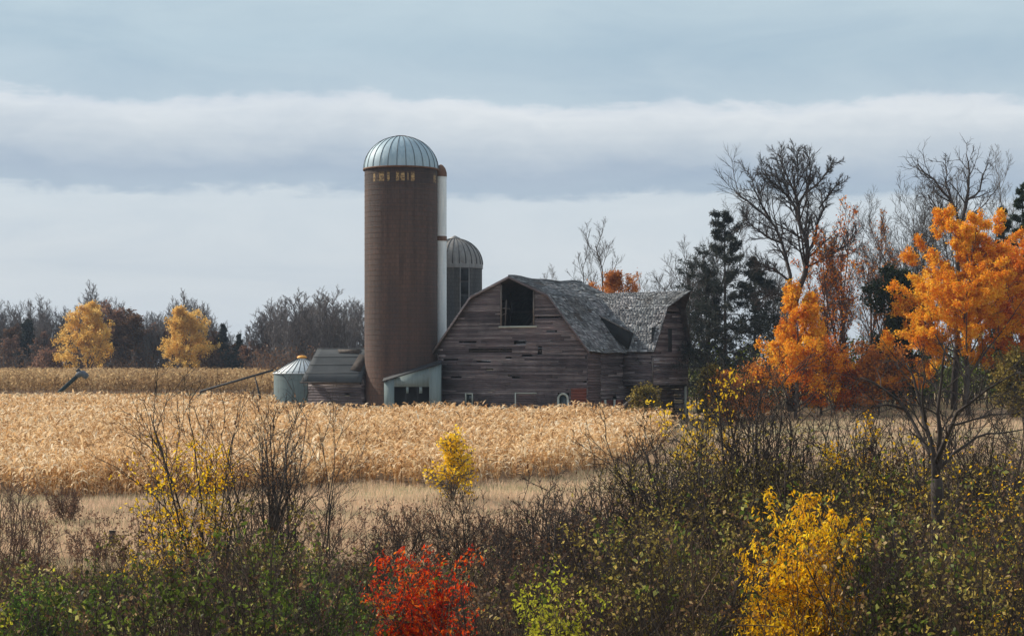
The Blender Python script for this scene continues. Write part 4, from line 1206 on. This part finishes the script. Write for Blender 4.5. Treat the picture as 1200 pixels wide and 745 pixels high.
hand_tree('bare_tree', 152, [
    ([(1118, 480), (1120, 400), (1121, 330), (1122, 275)], .3, .2),
    ([(1122, 285), (1123, 255), (1115, 235), (1103, 222), (1092, 207), (1080, 200), (1075, 192)], .17, .05),
    ([(1122, 275), (1130, 250), (1133, 225), (1136, 200), (1132, 180)], .16, .04),
    ([(1133, 235), (1148, 225), (1152, 205), (1158, 192)], .1, .035),
    ([(1115, 235), (1108, 215, 1), (1110, 200, 1), (1105, 190, 1)], .09, .035),
    ([(1126, 262), (1140, 250, 2), (1155, 240, 2), (1162, 228, 2)], .1, .035),
    ([(1120, 262), (1105, 252, -1), (1095, 240, -1), (1088, 228, -2)], .09, .03)],
    317, 'gnarled bare tree rising behind the top of the big orange maple', BARK_D, .3, [
    dict(n=9, t0=.25, t1=1, ang=46, lr=.36, fall=.25, k=5, wig=.16, up=.08, rr=.6, minr=.03, tip=.4),
    dict(n=5, t0=.2, t1=1, ang=40, lr=.5, fall=.3, k=4, wig=.16, up=.06, rr=.6, minr=.02, tip=.5),
    dict(n=3, t0=.2, t1=1, ang=36, lr=.6, fall=.2, k=3, wig=.13, up=.05, rr=.7, minr=.014, tip=.5)])
bare_tree('bare_tree', at(1166, 170), htop(1166, 200, 170), 318, 'bare pale tree between the gnarled tree and the right edge spruces', .6, .18, BARK_G, 1.1, minr=.015, up=.2, forks=1)
bare_tree('bare_tree', at(1196, 176), htop(1196, 194, 176), 320, 'bare pale tree behind the spruces at the right edge', .65, .2, BARK_G, 1.1, minr=.015, up=.2, forks=2)
bare_tree('bare_tree', at(1042, 178), htop(1042, 258, 178), 333, 'bare grey tree behind the green cedar, left of the broad twiggy one', .75, .17, BARK, 1.2, minr=.016, up=.18, forks=2)
bare_tree('bare_tree', at(1138, 180), htop(1138, 215, 180), 334, 'bare tree directly behind the gnarled tree above the big maple', .75, .19, BARK, 1.1, minr=.016, up=.18, forks=2)
bare_tree('bare_tree', at(905, 172), htop(905, 300, 172), 335, 'bare grey tree between the tall pine and the twisted elm', .8, .16, BARK, 1.1, minr=.016, up=.16, forks=2)
bare_tree('bare_tree', at(828, 180), htop(828, 272, 180), 336, 'bare grey tree showing through the left side of the tall pine', .8, .17, BARK, 1.1, minr=.016, up=.16, forks=2)
conifer('dark_spruce', at(1198, 162), htop(1198, 213, 162), 6.5, 321, 'tall dark spruce at the right edge above the red orange maple', L_DKGREEN, 22000, nb=56, ragged=.25)
conifer('dark_spruce', at(1172, 166), htop(1172, 238, 166), 5.5, 323, 'dark spruce tip behind the big orange maple, shorter of two', L_DKGREEN, 14000, nb=50, ragged=.25)
leafy_tree('orange_maple', at(1136, 142), htop(1130, 250, 142), 11.2, 324, 'biggest orange maple, glowing yellow orange at the right of the field', L_ORANGE, 120000, .16, .26, .12, 'maple', gap=.85, ang=52, bell=False, fall=.65, clump=-.3)
leafy_tree('orange_maple', at(1203, 146), htop(1203, 292, 146), 9.6, 325, 'red orange maple at the right edge, overlapping the biggest maple', L_ORED, 52000, .18, .22, .15, 'maple', gap=.85)
leafy_tree('grey_green_tree', at(1192, 137), htop(1192, 412, 137), 4.6, 326, 'low grey green bushy tree at the right edge under the red maple', L_OLIVE, 9000, .2, .12, .06, 'tree')
leafy_tree('rusty_shrub', at(1030, 145), htop(1030, 415, 145), 5.5, 327, 'rusty brown leaved shrub under the green cedar', L_RUST, 5000, .22, .1, .05, 'shrub', gap=.7)
leafy_tree('rusty_shrub', at(1000, 147), htop(1000, 432, 147), 4.5, 328, 'rust orange shrub below the slender upright trees', L_ORED, 3600, .22, .1, .05, 'shrub', gap=.7)
leafy_tree('rusty_shrub', at(852, 143), htop(852, 428, 143), 2.8, 329, 'red orange shrub under the tall dark pine', L_RUST, 1800, .2, .1, .05, 'shrub', gap=.75)
leafy_tree('rusty_shrub', at(884, 146), htop(884, 425, 146), 4.2, 330, 'dull rust shrub between the pine and the orange maple', L_RUST, 3200, .2, .1, .05, 'shrub', gap=.7)
leafy_tree('green_shrub', at(757, 139.5), htop(757, 447, 139.5), 2.6, 331, 'green yellow shrub against the barn wing', L_OLIVE, 5000, .16, .06, .03, 'shrub')
leafy_tree('green_shrub', at(834, 152), htop(834, 418, 152), 2.4, 332, 'narrow olive shrub at the right corner of the barn wing', L_OLIVE, 5000, .2, .08, .03, 'shrub')

def near_right_xy(rng, n):
    px = rng.uniform(798, 1290, n); d = np.where(px < 840, rng.uniform(172, 190, n), rng.uniform(156, 185, n)); return px_x(px, d), d
scrub('wood_scrub', 700, near_right_xy, 42, 5.5, [BARK_D, L_THICK], 'dark tangled scrub beneath the trees right of the barn', .28, 38)

# ------------------------------------------------------------------ foreground shrubs
def shrub(name, loc, hgt, wid, seed, label, barkm, leafm=None, nleaf=0, lsize=.08, stems=9, r0=.022, minr=.006, cat='shrub', group=None, n1=7, n2=5, n3=3, up=.05, ang=32, lwid=.55, leaf_t=0., lean=(0, 0), droop=.3, zmin=None, extra=None, base=.25, spread=.05, stemname='stems'):
    rng = np.random.default_rng(seed)
    a = rng.random(stems) * 6.28; tilt = rng.random(stems) ** .7 * wid / hgt * .42
    D = unit(np.stack([np.cos(a) * tilt + lean[0], np.sin(a) * tilt + lean[1], np.ones(stems)], 1))
    P0 = np.stack([np.cos(a) * base * rng.random(stems), np.sin(a) * base * rng.random(stems), np.full(stems, -.1)], 1)
    P, Rr = march(rng, P0, D, hgt * (.96 if cat == 'bush' else .98) * rng.uniform(.6, 1.02, stems), r0 * rng.uniform(.7, 1.3, stems), 9, .07, up, .3)
    mw = MB(); mf = MB(); tubes(mw, P, Rr, 5)
    l1 = children(rng, P, Rr, n1, .25, 1, ang, 9, .27 if cat == 'bush' else .36, .35, 5, .12, up, .55, minr * 1.3, .4); tubes(mf, *l1, 4)
    l2 = children(rng, *l1, n2, .15, 1, ang, 10, .5, .3, 4, .13, up, .6, minr, .5); tubes(mf, *l2, 3)
    fin = l2
    if n3: l3 = children(rng, *l2, n3, .2, 1, ang, 10, .55, .2, 3, .13, up, .7, minr * .8, .5); tubes(mf, *l3, 3); fin = l3
    lf = None
    if leafm:
        PP = fin[0]
        if zmin is not None:
            s = (PP[:, 0, 2] > zmin[0]) & (PP[:, 0, 2] < zmin[1])
            if len(zmin) > 2: s &= (PP[:, 0, 0] > zmin[2]) & (PP[:, 0, 0] < zmin[3])
            PP = PP[s] if s.any() else PP
        lf = MB(); leafset(lf, rng, PP, nleaf, lsize, lwid, spread, .1, t0=leaf_t, droop=droop)
    return finish_tree(name, loc, (mw, barkm), (mf, barkm), (lf, leafm) if leafm else None, label, cat, group, leafname='foliage', trunkname=stemname, fineN='twigs')


# left group
shrub('yellow_leaved_shrub', at(245, 39), htop(245, 462, 39), 2.6, 401, 'tall shrub with clear yellow leaves on its left side, standing in front of the corn', BARK_D, L_YEL, 1100, .085, 7, .032, .007, n3=2, zmin=(1.9, 4.3, -1.5, .4))
shrub('yellow_leaved_shrub', at(212, 38), htop(212, 562, 38), 1.7, 402, 'low yellow leaved shrub leaning left at the foot of the tall yellow shrub', BARK_D, L_YEL2, 900, .085, 8, .02, lean=(-.08, 0), zmin=(1.2, 9))
shrub('bare_shrub', at(303, 40), htop(300, 468, 40), 2.6, 403, 'tall bare twiggy shrub right of the yellow leaved shrub', BARK_D, L_BROWN, 260, .07, 9, .032, .0065, up=.07, n3=2)
shrub('bare_shrub', at(340, 40.5), htop(340, 480, 40.5), 2.4, 404, 'bare dark shrub with forked stems in front of the grain bin', BARK_D, L_BROWN, 200, .07, 7, .03, .0065, up=.07, n3=1)
shrub('bare_shrub', at(372, 41), htop(372, 490, 41), 1.9, 405, 'bare thin shrub arching right, rightmost of the tall left group', BARK_D, None, 0, .07, 5, .024, .006, lean=(.10, 0))
shrub('bare_shrub', at(205, 39), htop(205, 470, 39), 1.2, 406, 'single bare leaning stem left of the yellow leaved shrub', BARK_D, None, 0, .07, 3, .026, .007, n1=4, n2=3, n3=0, lean=(-.12, 0))
shrub('bare_shrub', at(-2, 41), htop(0, 560, 41), 1.9, 407, 'reddish bare shrub at the left edge in front of the meadow', BARK_R, None, 0, .07, 10, .022, .006, lean=(.06, 0))
shrub('bare_shrub', at(38, 42), htop(38, 600, 42), 1.6, 408, 'low reddish bare shrub second from the left edge', BARK_R, L_BROWN, 120, .06, 8, .018, .006, lean=(.05, 0))
shrub('tan_shrub', at(78, 66), htop(78, 566, 66), 2.3, 409, 'small tan twiggy shrub against the near corn edge on the left', BARK_R, L_BROWN, 700, .08, 16, .014, .006)
leafy_tree('golden_sapling', at(531, 77), htop(531, 504, 77), 1.9, 410, 'small golden sapling standing at the near corn edge', L_YEL2, 1500, .14, .03, .0, 'sapling', ang=38, bell=False, fall=.6, barkm=BARK_G)
shrub('brown_shrub', at(112, 52), htop(112, 618, 52), 1.6, 461, 'dark seed-headed shrub left of the stub post', BARK_R, L_BROWN, 400, .06, 9, .014, .006)
shrub('brown_shrub', at(150, 51), htop(150, 612, 51), 1.7, 462, 'forked brown shrub right of the stub post', BARK_R, L_OLIVE, 350, .09, 7, .016, .006)

# centre: bare brown brush
mid = [(445, 604, 47, 'thin dry stalky shrub left of the red bush top'), (470, 590, 50, 'thin dry shrub behind the red bush'), (520, 600, 46, 'brown stalky shrub above the red bush'),
       (555, 572, 46, 'dark brown seedy shrub under the golden sapling'), (590, 590, 44, 'brown stalky shrub right of the golden sapling'), (640, 545, 43, 'tall dark brown bare shrub, leftmost of the central brush'),
       (690, 538, 42, 'dark bare shrub in the central brush, below the red barn door'), (735, 545, 41, 'dark bare shrub in the central brush, below the barn wing'), (665, 585, 38, 'low tangled brown shrub in front of the central brush'),
       (770, 515, 41, 'bare shrub leaning left at the end of the corn'), (715, 590, 37, 'low dark shrub above the lime bush'), (610, 620, 37, 'low brown shrub right of the red bush')]
for i, (px, py, d, lab) in enumerate(mid):
    shrub('brown_shrub', at(px, d), htop(px, py, d), 2.0 + .5 * (i % 3), 420 + i, lab, BARK_K if i % 2 else BARK_D, L_BROWN, 300 if i < 5 else 240, .075, 11 if i < 5 else 9, .020 if i < 5 else .032, .006 if i < 5 else .008, ang=32 if i < 5 else 38, lean=(-.10 if i == 9 else 0, 0), up=.06)

# right: big spreading shrubs
shrub('yellow_leaved_shrub', at(806, 52), htop(806, 452, 52), 2.2, 440, 'thin shrub with hanging yellow leaves right of the barn wing', BARK_D, L_YEL2, 620, .13, 7, .024, .007, leaf_t=.4, zmin=(3.2, 9))
big = [(812, 492, 43, -.16, 'olive leaved shrub arching left, below the thin yellow leaved shrub'), (868, 462, 42, -.02, 'tall spreading shrub with bare forked top under the pine'), (905, 452, 43, .06, 'tall spreading shrub reaching toward the orange maple'),
       (955, 478, 44, 0, 'broad twiggy shrub below the orange maple'), (1000, 486, 45, .05, 'broad twiggy shrub left of the dark foreground tree'), (1045, 500, 42, 0, 'olive shrub with a few yellow leaves left of the dark tree'),
       (1140, 492, 43, .03, 'twiggy shrub just right of the dark foreground tree'), (1185, 482, 42, -.02, 'twiggy shrub at the right edge behind the orange leaved one'), (835, 545, 37, -.08, 'lower olive shrub in front of the arching shrub'), (900, 540, 36, 0, 'lower olive shrub above the bright yellow bush')]
for i, (px, py, d, ln, lab) in enumerate(big):
    shrub('olive_shrub', at(px, d), htop(px, py, d) * 1.08, 4.6, 441 + i, lab, BARK_K if i % 2 else BARK_D, L_OLIVE, 2000, .075, 11, .042, .0085, lean=(ln, 0), up=.05, zmin=(0, 3.6 if i < 8 else 9), ang=34)
shrub('yellow_leaved_shrub', at(1052, 39), htop(1052, 512, 39), 2.2, 455, 'shrub with scattered yellow leaves left of the dark foreground tree', BARK_D, L_YEL2, 650, .085, 9, .022, .0065, zmin=(2.2, 9))
shrub('yellow_leaved_shrub', at(1010, 42), htop(1010, 505, 42), 1.1, 456, 'thin stem with a tuft of bright yellow leaves above the yellow bush', BARK_D, L_YEL, 260, .09, 4, .018, .006, zmin=(3.6, 9))
shrub('orange_leaved_shrub', at(1176, 33), htop(1176, 535, 33), 2.4, 457, 'shrub with scattered orange yellow leaves at the right edge', BARK_D, L_YEL, 650, .075, 10, .022, .006, zmin=(1.8, 9))

hand_tree('dark_tree', 35, [
    ([(1105, 780), (1103, 700), (1100, 620), (1097, 560)], 0.148, 0.120),
    ([(1097, 570), (1093, 530), (1085, 495, .3), (1076, 470, .5), (1068, 440, .7), (1062, 425, .7)], 0.066, 0.016),
    ([(1097, 560), (1101, 520), (1100, 480, -.2), (1103, 440, -.3), (1108, 405, -.4)], 0.062, 0.014),
    ([(1097, 540), (1112, 505, -.5), (1124, 480, -.8), (1150, 462, -1.), (1172, 446, -1.2), (1190, 437, -1.3)], 0.055, 0.011),
    ([(1094, 535), (1075, 508, .6), (1062, 480, .8), (1045, 462, 1.), (1025, 448, 1.2), (1008, 442, 1.2)], 0.051, 0.011),
    ([(1062, 480, .8), (1042, 474, .8), (1022, 476, .8), (1002, 488, .8)], 0.027, 0.008),
    ([(1099, 550), (1125, 525, .3), (1150, 510, .5), (1175, 508, .7), (1205, 502, .7)], 0.039, 0.010),
    ([(1112, 500, -.5), (1135, 493, -.4), (1160, 486, -.4), (1190, 484, -.4)], 0.027, 0.008),
    ([(1085, 495, .3), (1080, 465, .1), (1084, 440, 0), (1080, 420, 0)], 0.031, 0.008),
    ([(1148, 463, -1), (1152, 445, -1), (1160, 428, -1)], 0.020, 0.006)],
    460, 'dark bare spreading tree with long crooked limbs in the right foreground', BARK_D, .19, [
    dict(n=7, t0=.25, t1=1, ang=44, lr=.34, fall=.25, k=6, wig=.13, up=.04, rr=.5, minr=.011, tip=.4),
    dict(n=4, t0=.2, t1=1, ang=40, lr=.5, fall=.3, k=4, wig=.14, up=.04, rr=.6, minr=.007, tip=.5),
    dict(n=3, t0=.2, t1=1, ang=36, lr=.6, fall=.2, k=3, wig=.13, up=.04, rr=.7, minr=.005, tip=.5)])

# bright bushes close to the camera
shrub('yellow_bush', at(948, 27.5), htop(948, 592, 27.5), 1.5, 470, 'dense bright yellow bush glowing in the lower right foreground', BARK_D, L_YEL, 12000, .085, 22, .016, .005, 'bush', n3=3, up=.09, lwid=.42, droop=.9, spread=.035)
shrub('yellow_bush', at(897, 26.5), htop(897, 708, 26.5), .8, 471, 'small golden tuft at the lower left of the bright yellow bush', BARK_D, L_YEL, 1500, .075, 7, .01, .004, 'bush', up=.08, lwid=.42, droop=.8)
shrub('red_bush', at(497, 27.5), htop(497, 632, 27.5), 1.55, 472, 'scarlet red bush in the lower centre foreground', BARK_D, L_RED, 9000, .075, 18, .014, .005, 'bush', up=.10, lwid=.42, droop=-.4, spread=.04)
shrub('red_bush', at(432, 33), htop(432, 636, 33), 1.0, 473, 'sparse dull red bush top left of the scarlet bush', BARK_D, L_RED, 260, .07, 6, .01, .004, 'bush')
shrub('lime_bush', at(656, 25.5), htop(656, 700, 25.5), 1.15, 474, 'lime yellow bush at the bottom edge below the barn', BARK_D, L_LIME, 4500, .065, 12, .01, .004, 'bush', up=.04)
shrub('yellow_bush', at(96, 26), htop(96, 1500, 26), .6, 475, 'small yellow bush at the bottom left', BARK_D, L_YEL, 1500, .075, 7, .01, .004, 'bush', up=.09, droop=.8, lwid=.4)
shrub('yellow_green_bush', at(12, 28), htop(12, 660, 28), .9, 476, 'sparse yellow green bush at the bottom left corner', BARK_D, L_LIME, 600, .075, 6, .012, .005, 'bush')
shrub('dark_green_bush', at(48, 27), htop(48, 684, 27), 2.0, 477, 'dense dark green bush between the corner and the small yellow bush', BARK_D, L_GREEN, 6000, .06, 18, .012, .005, 'bush')
shrub('dark_green_bush', at(372, 26.5), htop(372, 690, 26.5), 1.8, 478, 'dense green bush left of the scarlet bush', BARK_D, L_GREEN, 5000, .06, 16, .012, .005, 'bush')
shrub('green_bush', at(298, 35), htop(298, 590, 35), 2.2, 479, 'green leaved bush at the foot of the tall bare shrubs', BARK_D, L_OLIVE, 4200, .075, 14, .016, .005, 'bush')
shrub('green_bush', at(772, 28), htop(772, 612, 28), 1.6, 480, 'yellow green leaved upright bush between the lime bush and the yellow bush', BARK_D, L_OLIVE, 3600, .06, 12, .014, .005, 'bush')
shrub('green_bush', at(1060, 27), htop(1060, 650, 27), 2.0, 481, 'dull green bush right of the bright yellow bush', BARK_D, L_THICK, 5000, .06, 14, .014, .005, 'bush')
shrub('orange_leaved_shrub', at(1150, 26), htop(1150, 668, 26), 1.5, 482, 'low shrub with a few golden leaves in the bottom right', BARK_D, L_YEL, 500, .065, 9, .012, .005, 'bush')


# the tangled mass filling the foreground: one body of undergrowth
def thicket(name, n, seed, zone, mats, label, lf=24, lsize=.062, hmul=1.):
    rng = np.random.default_rng(seed)
    px = rng.uniform(-90, 1290, n); d = zone[0] * (zone[1] / zone[0]) ** rng.random(n)
    for (a, b, dm) in CLEAR:                       # leave the bright bushes standing free
        k = ~((px > a) & (px < b) & (d < dm) & (rng.random(len(px)) < .9)); px = px[k]; d = d[k]
    n = len(px)
    top = np.interp(px, *zone[2]) + rng.normal(0, 9, n) + 16 * np.sin(px * .045 + d * .9) * np.sin(px * .017 + d * .5 + seed)
    z = CAMZ + (425 - top) / F * d
    x = px_x(px, d); g = gz(x, d); H = np.clip((z - g) * rng.uniform(.72, 1.05, n) * hmul, .5, 5.5)
    P0 = np.stack([x, d, g], 1); mb = MB()
    rad = rng.uniform(.005, .013, n) * (1 + 1.2 * (rng.random(n) < .18))
    P, Rr = march(rng, P0, unit(rng.normal(0, .2, (n, 3)) + [0, 0, 1]), H, rad, 6, .1, .04, .4); tubes(mb, P, Rr, 3)
    C, Cr = children(rng, P, Rr, 8, .25, 1, 38, 12, .27, .3, 4, .12, .05, .6, .0045); tubes(mb, C, Cr, 3)
    C2, Cr2 = children(rng, C, Cr, 2, .2, 1, 36, 12, .5, .3, 3, .12, .04, .7, .0035); tubes(mb, C2, Cr2, 3)
    # leaves gather in clumps; the kind of leaf follows the kind of plant
    gprob = np.interp(px + rng.normal(0, 40, n), [0, 400, 520, 620, 740, 820, 1300], [.55, .55, .22, .10, .30, .22, .16])
    oprob = np.interp(px, [0, 400, 620, 760, 1300], [.12, .15, .12, .5, .55])
    u = rng.random(n); kd = np.where(u < gprob, 1, np.where(u < gprob + oprob, 3, 2))
    lfy = np.interp(px + rng.normal(0, 30, n), [0, 420, 560, 640, 720, 800, 1300], [1, .9, .5, .38, .75, 1, 1]) * np.where(rng.random(n) < .22, .12, rng.uniform(.5, 1.3, n))
    per = 16; own = np.repeat(np.arange(n), per)
    c0 = C2[:, 0]; msk = (np.sin(c0[:, 0] * 2.9 + seed) * np.sin(c0[:, 2] * 3.7 + c0[:, 1]) > -.25) & (np.sin(c0[:, 0] * 1.1 + c0[:, 1] * .8) * np.sin(c0[:, 2] * 1.9 + c0[:, 1] * .6 + seed) > -.35)
    for m_ in (1, 2, 3):
        sel = (kd[own] == m_) & msk & (rng.random(len(own)) < lfy[own] + .15)
        cnt = int((lfy[kd == m_]).sum() * lf)
        if sel.any() and len(mats) > m_: leafset(mb, rng, C2[sel], cnt, lsize * (1.15 if m_ == 1 else .95), .62, .045, .1, m=m_, droop=.2, sv=.5)
        elif sel.any(): leafset(mb, rng, C2[sel], cnt, lsize, .62, .045, .1, m=1, droop=.2, sv=.5)
    return tag(mb.build(name, mats), label=label, kind='stuff', cat='undergrowth')


CLEAR = [(840, 1022, 29.2), (405, 570, 28.8), (618, 700, 26.6), (70, 122, 27), (-5, 30, 28.5)]
T1 = ([-100, 0, 200, 400, 560, 620, 700, 780, 850, 1000, 1200, 1300], [680, 678, 668, 664, 660, 640, 618, 580, 548, 542, 540, 540])
T2 = ([-100, 0, 180, 230, 300, 370, 430, 560, 620, 700, 780, 850, 1000, 1200, 1300], [690, 690, 684, 648, 624, 640, 680, 684, 672, 650, 620, 604, 600, 604, 604])
thicket('undergrowth', 1500, 501, (36, 50, T1), [BARK_K, L_THICK, L_THICKB, L_OLIVE], 'tangled dark undergrowth along the far side of the thicket', 36, .075)
thicket('undergrowth', 1400, 502, (24, 36, T2), [BARK_K, L_THICK, L_THICKB, L_OLIVE], 'dense dark green undergrowth filling the bottom of the view', 56, .066)
weeds('dry_weeds', 420, (-13, 12), (29, 41), 32, 2.1, 'tall thin seed-headed stalks standing up through the dark undergrowth', [BARK_R, WEED], lf=10)
thicket('brown_undergrowth', 700, 504, (25, 40, T2), [BARK_B, L_THICK, L_THICKB, L_OLIVE], 'brown and olive leaved brush mixed into the green undergrowth', 40, .06)
thicket('brown_undergrowth', 420, 503, (38, 54, ([-100, 350, 480, 560, 620, 700, 800, 900, 1300], [690, 670, 648, 625, 590, 568, 535, 500, 500])), [BARK_R, L_BROWN], 'brown leafless brush rising behind the green undergrowth', 10, .06)

# ------------------------------------------------------------------ thin autumn haze
mb = MB(); box(mb, -760, 760, -70, 1020, -3, 28)
HAZE, n = mat('haze_air'); o = n.new('ShaderNodeOutputMaterial'); pv = n.new('ShaderNodeVolumePrincipled')
pv.inputs['Color'].default_value = (.62, .78, 1, 1); pv.inputs['Density'].default_value = .00015; pv.inputs['Anisotropy'].default_value = .2
n.link(pv.outputs[0], o.inputs['Volume'])
tag(mb.build('haze', HAZE), kind='stuff')
